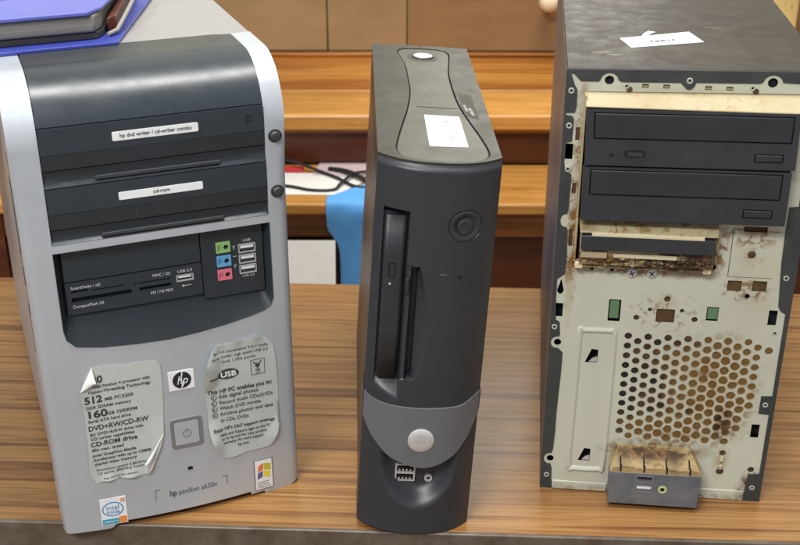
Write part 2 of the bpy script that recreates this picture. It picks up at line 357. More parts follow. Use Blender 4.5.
def rrect(x0, x1, z0, z1, r, n=6):
    p = []
    for cx, cz, a in ((x1-r, z1-r, 0), (x0+r, z1-r, 90), (x0+r, z0+r, 180), (x1-r, z0+r, 270)):
        for i in range(n+1):
            t = R(a+90*i/n); p.append((cx+r*math.cos(t), cz+r*math.sin(t)))
    return p
def circ(cx, cz, r, n=20, rz=None): return [(cx+r*math.cos(2*math.pi*i/n), cz+(rz or r)*math.sin(2*math.pi*i/n)) for i in range(n)]
def rect(x0, x1, z0, z1): return [(x0, z0), (x1, z0), (x1, z1), (x0, z1)]
def spline(pts, n=8, closed=True):
    out = []; k = len(pts)
    for i in range(k if closed else k-1):
        P = [Vector(pts[(i+j) % k] if closed else pts[min(max(i+j, 0), k-1)]) for j in (-1, 0, 1, 2)]
        for q in range(n):
            t = q/n
            out.append(tuple(.5*((2*P[1])+(P[2]-P[0])*t+(2*P[0]-5*P[1]+4*P[2]-P[3])*t*t+(3*P[1]-P[0]-3*P[2]+P[3])*t**3)))
    if not closed: out.append(tuple(pts[-1]))
    return out
def tag(o, label=None, cat=None, group=None, kind=None):
    for k, v in (('label', label), ('category', cat), ('group', group), ('kind', kind)):
        if v: o[k] = v
    return o
def empty(name, loc, rot, label, cat):
    o = bpy.data.objects.new(name, None); COL.objects.link(o); o.empty_display_size = .02
    o.location = [c*S for c in loc]; o.rotation_euler = rot
    return tag(o, label, cat)
def sstep(a, b, x):
    t = min(1, max(0, (x-a)/(b-a))); return t*t*(3-2*t)

# ================================================================== SETTING
tag(M().box(-3000, 3000, -1500, 4000, -760, -740).build('floor', PANEL2), kind='structure')
wl = M().box(-3000, 3000, 1860, 1900, -740, 2600).build('wall', plastic('wall_paint', lin((205, 205, 190)), .7, .04, 200, .2)); tag(wl, kind='structure')

# the table the machines stand on: front edge slightly out of square with the camera
tb = empty('table', (0, 744, 0), (0, 0, R(-2.45)), 'wood grain laminate table top with grey brown edge strip, under the three computers', 'table')
M().box(-1100, 1100, 3.2, 440, -28, 0).build('table_top', TABLE, tb)
e = M(); e.box(-1100, 1100, -1, 3, -30, .6)
e.build('edge_strip', EDGE, tb, bevel=1)
for sx in (-1, 1):
    M().box(sx*1040-25, sx*1040+25, 40, 90, -740, -28.3).build('leg', BENCHD, tb, bevel=2)
    M().box(sx*1040-25, sx*1040+25, 360, 410, -740, -28.3).build('leg', BENCHD, tb, bevel=2)

# stepped wooden bench behind
bn = empty('wooden_bench', (0, 1400, -740), (0, 0, 0), 'stepped varnished orange wood bench behind the table', 'bench')
def bpart(name, x0, x1, y0, y1, z0, z1, mat, bev=1.5):
    return M().box(x0, x1, y0-1400, y1-1400, z0+740, z1+740).build(name, mat, bn, bevel=bev)
X0, X1 = -1300, 1300
bpart('lower_tread', X0, X1, 1394, 1541, -3, 13, BENCHG, 3)
bpart('moulding', X0, X1, 1403, 1416, -38, -3.3, BENCHB, 2)
bpart('riser', X0, X1, 1414, 1440, -740, -38.3, BENCHD, 1)
bpart('riser', X0, X1, 1543, 1560, 13.3, 66, BENCHD, 1)
bpart('moulding', X0, X1, 1532, 1542.7, 62, 69, BENCH, 1.5)
bpart('upper_tread', X0, X1, 1518, 1634, 69.3, 92, BENCHG, 4)
bpart('back_board', X0, X1, 1635, 1829, 69.3, 91.6, BENCH, 2)
bpart('back_rail', X0, X1, 1815, 1829, 92.3, 96, BENCH, 1)
for x, w_ in ((-519, 15),):
    bpart('post', x-12, x+1, 1398, 1402.7, -740, -3.3, BENCHD, 1)
# brown panels standing at the back of the bench
for (a, b, mt, lab) in ((-1300, -116.5, PANEL, 'wide tan brown panel behind the bench, left of the thin vertical seam'),
                        (-114.5, 9.5, PANEL, 'narrow tan brown panel behind the bench, above the middle computer'),
                        (11, 1300, PANEL2, 'darker brown panel behind the bench, between middle and right computers')):
    o = M().box(a, b, 0, 14, 0, 84).build('wall_panel', mt, bevel=1); o.location = (0, 1.833, .0965)
    tag(o, lab, 'panel')
o = M().box(-1300, 1300, 0, 24, 0, 160).build('panel_cap', flat('dark_cap', lin((70, 62, 44)), .6), bevel=1); o.location = (0, 1.832, .1810)
tag(o, 'dark strip running along the top of the brown panels', 'trim')

# things on the bench
def paper(name, poly, z, mat, label, th=.5, z_rot=0):
    o = M().hprism(poly, 0, th).build(name, mat, smooth=0); o.location = (0, 0, z*S); return tag(o, label, 'paper')
paper('paper_sheet', [(-330, 1428), (-84, 1424), (-50, 1470), (-60, 1502), (-335, 1508)], 13.4, WHITE, 'white paper sheet lying on the lower bench step under the black cables')
paper('paper_sheet', [(-120, 1497), (-30, 1480), (-20, 1541), (-112, 1541)], 14.3, flat('pinkish_paper', lin((205, 186, 188)), .6), 'pinkish grey paper tucked at the back of the lower bench step')
paper('magazine', [(-300, 1506), (-134, 1504), (-133, 1524), (-300, 1526)], 14.3, flat('red_paper', lin((196, 60, 62)), .5), 'small red printed leaflet behind the white paper on the bench', 2)
def cable(name, pts, r, label):
    o = M().tube([p for p in spline(pts, 10, False)], r, 10).build(name, CABLE); return tag(o, label, 'cable', 'black cables on the bench step')
cable('cable', [(-330, 1540, 34), (-210, 1535, 26), (-150, 1522, 24), (-110, 1500, 18), (-84, 1478, 16.5), (-60, 1448, 16.5), (-30, 1440, 16.5)], 2.2, 'black cable sloping down across the paper from behind the left computer')
cable('cable', [(-330, 1470, 16), (-210, 1462, 16), (-150, 1450, 16), (-118, 1436, 16), (-88, 1437, 16), (-78, 1455, 19), (-58, 1490, 20), (-20, 1500, 16)], 2.0, 'thin black cable looping along the front of the white paper')
cable('cable', [(-98, 1512, 16.6), (-80, 1502, 18.5), (-62, 1484, 20), (-44, 1466, 18), (-10, 1452, 16.6)], 3.4, 'short thick bundled black cable beside the middle computer')
# white sheet hanging on the bench front, blue cloth over the step edge
o = M().box(-340, -84.5, 0, .6, -300, 0).build('poster_sheet', flat('bright_paper', lin((250, 250, 246)), .6), smooth=0); o.location = (0, 1.4024, -.0335)
o.location = (0, 1.4015, -.0335); o.rotation_euler = (R(-14), 0, 0); o.location = (0, 1.3925, -.0375); tag(o, 'blank white sheet hanging down the bench front below the step', 'paper')
rows = []
prof = [(1462, 14.6), (1445, 15.4), (1430, 15.6), (1412, 15.8), (1396, 16.0), (1391.4, 13), (1390.4, 6), (1391, -6), (1393, -20), (1394.5, -40), (1396, -70), (1396, -110), (1396, -180)]
for k, (y, z) in enumerate(prof):
    row = []
    for i in range(25):
        t = i/24; x0 = -96 if z > -38 else -76; x0 = x0+ (2 if k % 2 else -1) + (10 if k == 0 else 0)
        if z <= -38: x0 = -79
        x = x0+(40-x0)*t
        zz = z+(t*26 if y > 1400 else 0)*0+(2.5*math.sin(t*9+k*.6) if z < 10 else 1.2*abs(math.sin(t*7+k)))
        yy = y-(1.6*math.sin(t*14+k*.5)+1.6 if z < 10 else 0)
        if y > 1396: yy = 1396+(y-1396)*(.35+.65*min(1, t*3))
        row.append((x, yy, zz))
    rows.append(row)
o = M().grid(rows).build('blue_cloth', BLUEC, smooth=60); md = o.modifiers.new('t', 'SOLIDIFY'); md.thickness = .0006; md.offset = 1
md = o.modifiers.new('s', 'SUBSURF'); md.levels = 1; md.render_levels = 1
tag(o, 'bright blue plastic cloth draped over the step edge beside the middle computer', 'cloth')
# cream knob and the pale board seen past the right tower
kb = M().lathe(0, 0, [(7, 30), (7, 14), (13, 10), (16, 3), (15, -4), (10, -10), (4, -12.5)], 32).build('round_knob', CREAM); kb.location = (.229, 1.8005, .1815)
tag(kb, 'cream round knob at the top of the panels by the right tower', 'knob')
bd = M().box(0, 68, 0, 18, 0, 480).build('wooden_board', YWOOD, bevel=2); bd.location = (.428, 1.375, .0135); bd.rotation_euler = (0, 0, 0)
tag(bd, 'pale yellow board standing on the step behind the right tower', 'board')
ps = M().tube([(0, 0, z) for z in (0, 60, 200, 240, 262, 280, 300, 330, 400)], 16, 20)
ps = M(); prof = [(0, 14), (60, 16), (150, 17), (225, 19), (240, 27), (262, 31), (285, 27), (300, 22), (330, 30), (365, 20), (400, 14)]
b = []
for z, r in prof: b.append([(r*math.cos(2*math.pi*i/24), r*math.sin(2*math.pi*i/24), z) for i in range(25)])
ps.grid(b); ps.add(b[-1][:24], [tuple(range(24))])
ps = ps.build('turned_post', BENCH, smooth=50); ps.location = (.520, 1.405-.05, -.0005+.0135)
ps.location = (.527, 1.455, .0135)
tag(ps, 'turned orange brown wooden post beside the pale board', 'post')
bd.location = (.440, 1.49, .0135)

# ================================================================== TOWER 1 : silver and black
t1 = empty('computer_tower', (-263.45, 740.93, 0), (0, 0, R(21.714)), 'large silver tower with blue black front doors and peeling stickers, leftmost computer', 'computer')
W1, H1, D1 = 193.0, 363.0, 390.0
def bow1(x, z):
    t = (x-96.5)/96.5; return max(0, 1-t*t)*(2+7*(1-min(1, max(0, z)/330)))
def wp1(x, y, z):
    k = max(0, 1-max(0, y)/40); b_ = bow1(x, z)*k
    d = min(x, 193-x)
    if -1e-3 <= d < 7 and y < 12 and z < 318.01: y += (7-math.sqrt(max(0, 49-(7-max(0, d))**2)))*.7*(1-max(0, y)/12)*sstep(318, 270, z)
    return (x, y-b_, z+b_*(.66-.28*min(1, z/330))*sstep(8, 40, z))
RA = 45.0
def prof1(s):            # the front of the bezel rolls back into the top
    if s <= 318: return 0.0, s, 0.0, -1.0
    a = (s-318)/RA
    if a < math.pi/2: return RA*(1-math.cos(a)), 318+RA*math.sin(a), math.sin(a), -math.cos(a)
    return RA+(s-318-RA*math.pi/2), 363.0, 1.0, 0.0
def patch1(mb, s0, s1, x0, x1, off, th, ns=None, corner=0):
    ns = ns or max(2, int((s1-s0)/2.5)); A = []; B = []
    for i in range(ns+1):
        s = s0+(s1-s0)*i/ns; y, z, nz, ny = prof1(s)
        xl, xr = x0, x1
        if corner and s > s1-corner:
            d = corner-math.sqrt(max(0, corner**2-(s-(s1-corner))**2)); xl += d*.4; xr -= d
        xs = [xl+(xr-xl)*j/20 for j in range(21)]
        A.append([(x, y+ny*off, z+nz*off) for x in xs]); B.append([(x, y+ny*(off-th), z+nz*(off-th)) for x in xs])
    mb.grid(A); mb.grid(B); mb.grid([A[0], B[0]]); mb.grid([A[-1], B[-1]])
    mb.grid([[r[0] for r in A], [r[0] for r in B]]); mb.grid([[r[-1] for r in A], [r[-1] for r in B]])
    return mb
# silver bezel
recess = [(19.6, 240), (19.7, 178), (21, 170.5), (27, 163.8), (45, 160), (70, 157.8), (95, 156.8), (118, 158.4), (139, 161), (158, 164.4), (170, 167.4), (175.4, 170.6), (177.8, 177), (177.6, 240)]
outer = [(0, 318), (0, 3), (1.2, 0), (34, 0), (37, 1), (40, 4.5), (44, 5.4), (149, 5.4), (150, 2.6), (161, 2.6), (162, 0), (184, 0), (189, 2), (192, 6), (193, 12), (193, 318), (177.8, 318), (177.8, 246), (20, 246), (20, 318)]
b = M(); b.plate(outer, [recess], 0, 3)
b.box(0, 3, 3, 45, 0, 318); b.box(190, 193, 3, 45, 0, 318)
for xa, xb in ((0, 20), (177.8, 193)): patch1(b, 318, 430.6, xa, xb, 0, 3)
# rounded cheeks closing the arc on both sides
for xs in (0.0, 193.0):
    fan = [(xs, 45, 318)]+[(xs, prof1(318+RA*math.pi/2*i/12)[0], prof1(318+RA*math.pi/2*i/12)[1]) for i in range(13)]
    b.add(fan, [tuple(range(len(fan)))])
bz = b.build('front_bezel', SILVER, t1, warp=wp1, cut=1.5, cutz=12, smooth=30)
# top cover and side cover behind the bezel
b = M(); b.box(.6, 192.4, 87, 388, 356, 363.0)
b.box(.6, 192.4, 45.4, 86.6, 340, 359)
b.build('top_cover', TOPLIGHT, t1, bevel=.5, seg=2)
M().box(2, 191, 46, D1, 6, 355.7).build('side_cover', SIDE, t1, bevel=1.5)
M().box(3.2, 189.8, 16, 45.8, 5, 317).build('bezel_backing', GAP, t1)
M().box(14, 184, 6, 60, 246.5, 338).build('door_backing', GAP, t1)
for (y0, z0, z1) in ((20, 235, 312), (30, 205, 290), (20, 185, 225), (30, 150, 190)):
    M().box(-.25, .4, y0, y0+1.6, z0, z1).build('side_vent', GAP, t1)
for px_, pz in ((8, 20), (8, 360), (165, 20), (165, 360)):
    M().cyl(0, 0, 9, 0, 6, 20).build('foot', GAP, t1).location = (px_*S+.01, pz*S, 0)
for o in [c for c in t1.children if c.name.startswith('foot')]: o.rotation_euler = (R(90), 0, 0)
# black panels
bk = dict(warp=wp1, smooth=30)
patch1(M(), 390.2, 430, 20.6, 177.2, .5, 4, corner=14).build('cap_panel', BLACK2, t1, **bk)
patch1(M(), 332.2, 389.4, 20.6, 177.2, .6, 4).build('top_door', BLACK, t1, **bk)
def doorpanel(z0, z1, zc):
    b = M(); n = 22; prf = [(z1, 3), (z1, -.4), (zc, -.6), (zc-.7, -.1), (z0, .9), (z0, 3)]
    b.grid([[(20.6+156.6*j/n, y, z) for j in range(n+1)] for z, y in prf])
    d = b.build('drive_door', BLACK, t1, **bk); d.data.materials[0] = BLACK; return d
d1 = doorpanel(301.4, 331.4, 313); d2 = doorpanel(257.6, 288.2, 269.6)
def strip(z0, z1, zb):
    b = M(); n = 22; prf = [(z1, 4), (z1, 1.2), (zb+3.5, 2.6), (zb-1, 2.0), (z0, -.1), (z0, 4)]
    b.grid([[(20.6+156.6*j/n, y, z) for j in range(n+1)] for z, y in prf])
    s_ = b.build('tray_strip', BLACK, t1, **bk)
    M().rbox(55, 144, -.3, 2.6, zb-1.2, zb+1.4, 1).build('finger_bar', BLACK2, s_, cut=6, warp=wp1, bevel=.3)
strip(289.0, 300.6, 292.8); strip(246.4, 256.8, 249.3)
for dd, z0, z1, tx, w_ in ((d1, 318.1, 324.5, 'hp dvd writer / cd-writer combo', 50), (d2, 274.3, 280.0, 'cd-rom', 12)):
    lb = M().prism(rrect(69.4, 129.3, z0, z1, .9), -1.1, 0).build('name_plate', LABELW, dd, cut=6, warp=wp1)
    M().text(tx, 99.5, z0+2.1, 4.0 if w_ == 50 else 3.6, -1.25, width=w_, align='CENTER', bold=.04).build('printed_text', INK, dd, warp=wp1, smooth=0)
M().add(*(lambda q: (q.v, q.f))(M().box(164, 165, -.75, -.3, 318, 325).box(165.3, 169, -.75, -.3, 324, 325).box(165.3, 168.2, -.75, -.3, 321, 321.9))).build('moulded_mark', flat('dark_moulded_mark', lin((26, 32, 36)), .5), d1, warp=wp1)
for z in (307.5, 264.3):
    bt = M().lathe(185.2, z, [(5.2, 2), (5.2, -.8), (4.6, -1.0), (4.3, -.4), (4.0, -.4), (3.9, -2.4), (3.2, -3.2), (1, -3.4)], 28, .95).build('eject_button', BLACK2, t1, warp=wp1)
# recess with card slots and ports
b = M()
inner = [(25, 238), (25, 190), (25.5, 187.5), (30, 187), (50, 187), (70, 187), (95, 187), (118, 187), (139, 186), (155, 184), (168, 182.4), (172.5, 182), (173.3, 184), (173.4, 238)]
ringo = [(x, -.5, z) for x, z in recess]; ringi = [(x, 9, z) for x, z in inner]
mid = [(o_[0]*.35+i_[0]*.65, 5.5 if k not in (0, 13) else 6, o_[2]*.45+i_[2]*.55) for k, (o_, i_) in enumerate(zip(ringo, ringi))]
n = len(recess)
b.grid([ringo+[ringo[0]], mid+[mid[0]], ringi+[ringi[0]]])
rc = b.build('port_recess', plastic('recess_plastic', lin((38, 45, 51)), .5, .08, 2200, .1, spec=.35), t1, warp=wp1, cut=6, smooth=50)
M().box(22, 176, 9.2, 12, 178, 243).build('recess_back', GAP, t1, warp=wp1, cut=8)
lp = M().box(25.3, 124.7, 6.0, 9, 213.7, 237.8).build('blank_panel', BLACK, t1, warp=wp1, cut=6, bevel=.3)
cr = M().plate(rect(25.3, 124.7, 187.2, 213.0), [rect(29, 72, 196.9, 200.6), rect(29.2, 41, 204.7, 206.3), rect(43, 67.5, 204.3, 205.2), rect(77.6, 101.2, 198, 200.6), rect(76.3, 101.2, 203.8, 204.7), rrect(105.2, 118.4, 200.2, 205.6, .5)], 6.0, 9).build('card_reader', BLACK, t1, warp=wp1, cut=6)
b = M(); b.text('SmartMedia / xD', 29.2, 207.4, 3.2, 5.9, width=21); b.text('CompactFlash I/II', 29, 192.4, 3.2, 5.9, width=22)
b.text('MMC / SD', 88, 207.4, 3.2, 5.9, width=13); b.text('MS / MS PRO', 85.5, 193.6, 3.2, 5.9, width=16.5); b.text('USB 2.0', 106.4, 207.6, 3.2, 5.9, width=11)
b.box(110, 116, 5.8, 5.95, 196.2, 196.6).cyl(110, 196.4, .8, 5.8, 5.95, 10)
b.build('printed_text', INKW, cr, warp=wp1, smooth=0)
M().rbox(73.6, 75.4, 5.7, 6, 203.8, 205.6, .5).build('indicator', GAP, cr, warp=wp1)
def usb_port(parent, cx, cz, y, wd=12.6, h=6, warp=None, tilt=0):
    b = M(); b.plate(rrect(cx-wd/2, cx+wd/2, cz-h/2, cz+h/2, .6), [rrect(cx-wd/2+.8, cx+wd/2-.8, cz-h/2+.8, cz+h/2-.8, .3)], y-.5, y+2)
    u = b.build('usb_port', METAL, parent, warp=warp)
    M().box(cx-wd/2+.6, cx+wd/2-.6, y+1.4, y+2.4, cz-h/2+.6, cz+h/2-.6).build('socket', GAP, u, warp=warp)
    M().box(cx-wd/2+1.6, cx+wd/2-1.6, y-.1, y+1.6, cz+.1, cz+h/2-1.1).build('tongue', LABELW, u, warp=warp)
    return u
usb_port(t1, 111.8, 202.9, 6.2, 13, 5.4, wp1)
rp = M().box(125.5, 173.2, 6.0, 9, 182, 237.8).build('port_panel', BLACK, t1, warp=wp1, cut=6, bevel=.3)
b = M().plate(rrect(135.3, 169.2, 194.5, 228.6, 1), [rrect(135.8, 168.7, 195, 228.1, .8)], 5.8, 6.1).build('panel_outline', BLACK2, rp, warp=wp1)
for z, c, nm in ((222.9, (150, 190, 120), 'green'), (211.6, (100, 170, 215), 'blue'), (200.2, (226, 120, 140), 'pink')):
    jk = M().plate(rrect(136.6, 147.6, z-4.4, z+4.4, .5), [circ(144.2, z, 1.9)], 5.0, 6).build('audio_jack', flat(nm+'_plastic', lin(c), .5), rp, warp=wp1)
    M().cyl(144.2, z, 1.85, 5.7, 5.95, 16).build('jack_hole', GAP, jk, warp=wp1)
    q = M(); q.box(138, 138.5, 4.85, 5, z-2.2, z+2.2).box(139.6, 140.9, 4.85, 5, z-.4, z+.1).box(139.6, 140, 4.85, 5, z+1, z+2.2)
    q.build('printed_mark', INK, jk, warp=wp1)
for z in (219.6, 210.8, 202.2): usb_port(rp, 160.4, z, 5.4, 13.4, 7.2, wp1)
b = M(); b.text('USB', 157.5, 225.0, 2.6, 5.9, width=6); b.text('USB 2.0', 155.5, 195.7, 2.6, 5.9, width=9.5); b.text('Y', 149.0, 219.6, 4.4, 5.9); b.text('Y', 149.2, 204, 4.4, 5.9); b.box(149.4, 152, 5.8, 5.95, 213.6, 214)
b.build('printed_text', INKW, rp, warp=wp1, smooth=0)
# logo
lg = M().prism(rrect(90.8, 110.6, 111.3, 128.0, .4), -.5, .2).build('logo_badge', LABELW, t1, warp=wp1, cut=5)
M().cyl(101, 119.8, 7.2, -.7, -.4, 36).build('logo_disc', INK, lg, warp=wp1, smooth=0)
b = M(); b.text('hp', 101, 116.6, 10, -.85, width=8.4, align='CENTER', shear=.28)
b.add([(101.3, -.9, 119.5), (102.2, -.9, 119.5), (104, -.9, 127.8), (103, -.9, 127.8)], [(0, 1, 2, 3)])
b.v = [(x-1.7 if (i >= len(b.v)-4) else x, y, z) for i, (x, y, z) in enumerate(b.v)]
b.add([(101.4, -.9, 119), (102.2, -.9, 119), (100.6, -.9, 111.8), (99.8, -.9, 111.8)], [(0, 1, 2, 3)])
b.build('printed_text', LABELW, lg, warp=wp1, smooth=0)
# power button
pb = M().plate(rrect(88.6, 113.4, 58.6, 85.3, 2.6), [rrect(91, 111, 61, 82.9, 2)], -1.0, .6).build('power_button', DMETAL, t1, warp=wp1, cut=5, bevel=.3)
M().rbox(91.4, 110.6, -.9, .6, 61.4, 82.5, 1.8).build('button_face', SILVER, pb, warp=wp1, cut=5, bevel=.5)
b = M(); b.plate(circ(101, 71.5, 3.4, 28), [circ(101, 71.5, 2.8, 28)], -1.1, -.95); b.box(100.7, 101.3, -1.15, -.95, 71.5, 76.5)
b.build('power_symbol', DMETAL, pb, warp=wp1)
M().rbox(99.2, 103, -.5, .5, 36.6, 39.2, .4).build('indicator_light', GAP, t1, warp=wp1)
b = M(); b.box(71.8, 72.2, -.2, .3, 17.4, 25.4).box(71.8, 130.2, -.2, .3, 25.0, 25.5).box(129.8, 130.2, -.2, .3, 18.5, 25.4)
b.text('hp', 83, 18.8, 6.2, -.15, width=5.4, bold=.18); b.text('pavilion a630n', 90, 18.8, 5.4, -.15, width=31)
b.build('model_lettering', flat('dark_grey_ink', lin((78, 82, 92)), .6), t1, warp=wp1, smooth=0)
# small stickers
st = M().prism(rrect(153, 169.3, 4.6, 31.6, .5), -.45, .2).build('windows_sticker', DMETAL, t1, warp=wp1, cut=5); st.name = 'certificate_sticker'
M().prism(rrect(153.8, 168.5, 5.4, 30.8, .4), -.6, -.4).build('sticker_face', LABELW, st, warp=wp1, cut=5, smooth=0)
for nm, c, q in (('orange', (226, 122, 60), [(156, 21), (160.6, 22.5), (161.4, 28.2), (157, 26.4)]), ('green_yellow', (196, 190, 52), [(161.4, 22.5), (167, 20.8), (167.6, 26.6), (162, 28.2)]), ('blue', (92, 100, 150), [(155.4, 15), (160, 16.4), (160.5, 21.6), (156, 20.2)]), ('yellow', (232, 212, 60), [(160.8, 16.4), (166.4, 14.8), (166.9, 20.2), (161.3, 21.8)])):
    M().prism(q, -.7, -.58).build('printed_patch', flat(nm+'_print', lin(c), .5), st, warp=wp1, smooth=0)
b = M(); b.text('Designed for', 155.4, 11.2, 2.2, -.66, width=10); b.text('Microsoft', 155.4, 8.8, 2.2, -.66, width=9); b.text('Windows XP', 155.4, 6.5, 2.3, -.66, width=11); b.build('printed_text', INKG, st, warp=wp1, smooth=0)
si = M().prism(rrect(28.6, 48.6, 4.0, 26.6, .4), -.45, .2).build('processor_sticker', LABELW, t1, warp=wp1, cut=5)
b = M(); b.plate(circ(38, 17.6, 8.2, 36, 6.0), [circ(38, 17.6, 7.3, 36, 5.2)], -.6, -.4); b.text('intel', 38, 17.4, 5.4, -.6, width=9.5, align='CENTER'); b.text('inside', 38, 13.9, 5.0, -.6, width=10, align='CENTER')
b.build('printed_text', flat('blue_print', lin((70, 140, 196)), .5), si, warp=wp1, smooth=0)
M().box(29.2, 42, -.6, -.42, 4.6, 9.4).build('printed_patch', flat('teal_print', lin((52, 160, 186)), .5), si, warp=wp1, cut=5)
M().box(42, 48, -.6, -.42, 4.6, 10.6).build('printed_patch', flat('orange_print', lin((236, 146, 70)), .5), si, warp=wp1)
M().box(44.5, 47.8, -.6, -.42, 22.4, 25.6).build('printed_patch', flat('peach_print', lin((226, 168, 140)), .5), si, warp=wp1)
b = M(); b.text('pentium 4', 30.4, 6.2, 2.6, -.7, width=10.5); b.build('printed_text', LABELW, si, warp=wp1, smooth=0)
# the two big peeling sheets
def sheet(outline, wf):
    b = M().prism(outline, -.7, -.45)
    def wq(x, y, z):
        x, y, z = x, y-wf(x, z), z; return wp1(x, y, z)
    return b, wq
LSo = spline([(35.5, 143.6), (60, 142.6), (81, 141.2), (84.6, 139), (86, 134), (85.6, 110), (84, 88), (82.6, 74), (78, 60), (70, 44), (66, 41.5), (50, 42.2), (34, 43.4), (30, 42), (27, 46), (24.6, 55), (26, 80), (26.2, 110), (25.6, 124.6)], 5)
def wfL(x, z):
    e = max(0, 1-abs(x-25)/6)*(.5+.5*math.sin(z*.11))*1.2 + max(0, 1-abs(z-42)/10)*2.0*(.5+.5*math.sin(x*.35+1)) + max(0, (x-66)/18)*max(0, (92-z)/40)*2.2
    return e+.12*math.sin(x*.5+z*.2)
b, wq = sheet(LSo, wfL)
ls = b.build('specification_sticker', SHEET, t1, warp=wq, cut=2.5, cutz=2.5, smooth=80)
b = M()
Y = -.8
b.text('20', 34.4, 131.4, 8.2, Y, width=8, bold=.22)
b.text('Intel Pentium 4 processor with', 34.8, 127.0, 3.5, Y, width=42, bold=.05); b.text('Hyper-Threading Technology', 31, 122.6, 3.5, Y, width=46, bold=.05)
b.text('512', 27.4, 114.4, 8.6, Y, width=13, bold=.25); b.text('MB PC3200', 42.2, 114.8, 3.9, Y, width=21, bold=.05); b.text('DDR SDRAM memory', 28, 109.4, 3.6, Y, width=33, bold=.05)
b.text('160', 27.4, 101.6, 8.6, Y, width=14, bold=.25); b.text('GB 7200RPM', 43, 102, 3.9, Y, width=22, bold=.05); b.text('Serial ATA hard drive', 28, 97.4, 3.6, Y, width=32, bold=.05)
b.text('DVD+RW/CD-RW', 27.6, 90.4, 6, Y, width=45, bold=.12); b.text('8X DVD+R/RW drive with', 28.2, 85.6, 3.5, Y, width=40, bold=.05); b.text('CD writer capabilities', 28.2, 81.6, 3.5, Y, width=33, bold=.05)
b.text('CD-ROM drive', 27.8, 76.0, 5.6, Y, width=35, bold=.12); b.text('48x max. speed', 28, 71.6, 3.4, Y, width=24, bold=.05)
b.text('Intel Graphics Media', 28, 66.6, 3.5, Y, width=33, bold=.05); b.text('Accelerator with up to 128MB', 28.4, 62.6, 3.5, Y, width=44, bold=.05); b.text('shared video memory', 28.8, 58.6, 3.5, Y, width=32, bold=.05)
b.text('Processor speed 2.80GHz,', 29.6, 53.0, 3.1, Y, width=38); b.text('L2 cache, 800MHz Front', 30, 49.8, 3.1, Y, width=35); b.text('See store for details', 34, 45.4, 2.0, Y, width=26)
def wT(wf):
    def q(x, y, z): return wp1(x, y-wf(x, z)-.12, z)
    return q
b.build('printed_text', flat('sheet_ink', lin((52, 58, 60)), .6), ls, warp=wT(wfL), smooth=0)
# curled corners show the backing
def curl(parent, A, B, C, h, name='curled_corner'):
    A, B, C = [Vector((p[0], p[1])) for p in (A, B, C)]; rows = []
    for i in range(9):
        s = i/8; P = A.lerp(B, s); row = []
        for j in range(9):
            t = j/8; Q = P.lerp(C, t); lift = h*math.sin(t*math.pi*.62)*(math.sin(s*math.pi)*.5+.5)
            row.append((Q.x, -1.6-lift, Q.y))
        rows.append(row)
    o = M().grid(rows).build(name, SHEETB, parent, warp=wp1, smooth=80)
    md = o.modifiers.new('t', 'SOLIDIFY'); md.thickness = .00025; return o
curl(ls, (35.6, 145.0), (24.6, 124.6), (37.6, 132.4), 3.2)
curl(ls, (83.2, 76), (67.4, 40.6), (66, 52), 3.4)
RSo = spline([(129, 143.4), (148, 145.4), (164, 146), (171.4, 142), (175.4, 134), (177.0, 115), (177.4, 90), (176.6, 63), (172, 50), (166.5, 43.2), (150, 42), (140, 40.2), (130.4, 40.7), (124, 50), (118.9, 64.6), (118.4, 90), (117.4, 114), (119.4, 128), (123, 137)], 5)
def wfR(x, z):
    d1_ = max(0, 1-math.hypot((x-119)/13, (z-128)/24)); d2_ = max(0, 1-math.hypot((x-122)/9, (z-56)/22)); d3_ = max(0, 1-math.hypot((x-174)/10, (z-52)/18))
    return 6.5*d1_**.8+3.6*d2_+3*d3_+.9*max(0, 1-abs((x-128)*.8-(136-z))/3)*max(0, 1-abs(x-130)/16)+.25*math.sin(x*.25+z*.12)+max(0, (z-138)/8)*.8*(1+math.sin(x*.4))
b, wq = sheet(RSo, wfR)
rs = b.build('feature_sticker', SHEET, t1, warp=wq, cut=2.5, cutz=2.5, smooth=80)
b = M()
b.text('Built-in convenience 9-in-1 media', 126.4, 136.8, 3.6, Y, width=44); b.text('card reader, high speed USB 2.0', 124.4, 132.6, 3.6, Y, width=46); b.text('and 1394 ports', 133, 128.2, 3.5, Y, width=27)
b.plate(circ(137.4, 117.6, 8.6, 30, 4.6), [], Y-.06, Y+.1); b.box(122, 130, Y-.06, Y+.1, 115.4, 116.6)
b.plate(rrect(155.8, 167.4, 112.2, 125.8, .4), [rrect(156.2, 167.0, 112.6, 125.4, .3)], Y-.06, Y+.1)
b.cyl(161.4, 120.4, 1.9, Y-.1, Y, 14); b.tube([(161.4, Y, 120), (161.4, Y, 116.4)], .45, 6); b.tube([(159.4, Y, 116.2), (163.4, Y, 116.2)], .45, 6); b.tube([(161.4, Y, 121), (158, Y, 123.6)], .45, 6); b.tube([(161.4, Y, 121), (164.8, Y, 124)], .45, 6)
b.text('1394', 161.6, 113.4, 1.8, Y, align='CENTER')
b.text('This HP PC enables you to:', 119.6, 101.6, 5.2, Y, width=53, bold=.14)
for z, tx, w_ in ((96.8, 'Edit digital photos', 32), (91.4, 'Record music CDs/DVDs', 44), (86, 'Watch DVD movies', 34), (80.6, 'Archive photos and data', 44), (74.8, 'to CDs, DVDs', 23)):
    b.text(tx, 128.4, z, 4.4, Y, width=w_, bold=.05)
    if z > 76: b.plate(circ(124.4, z+1.4, 2.3, 18), [circ(124.4, z+1.4, 1.8, 18)], Y-.06, Y+.1); b.text('✓' if False else 'v', 123.2, z+.3, 3, Y, bold=.1)
b.text("Enjoy HP's 24x7 support coverage", 121.8, 67.0, 4.2, Y, width=51, bold=.1)
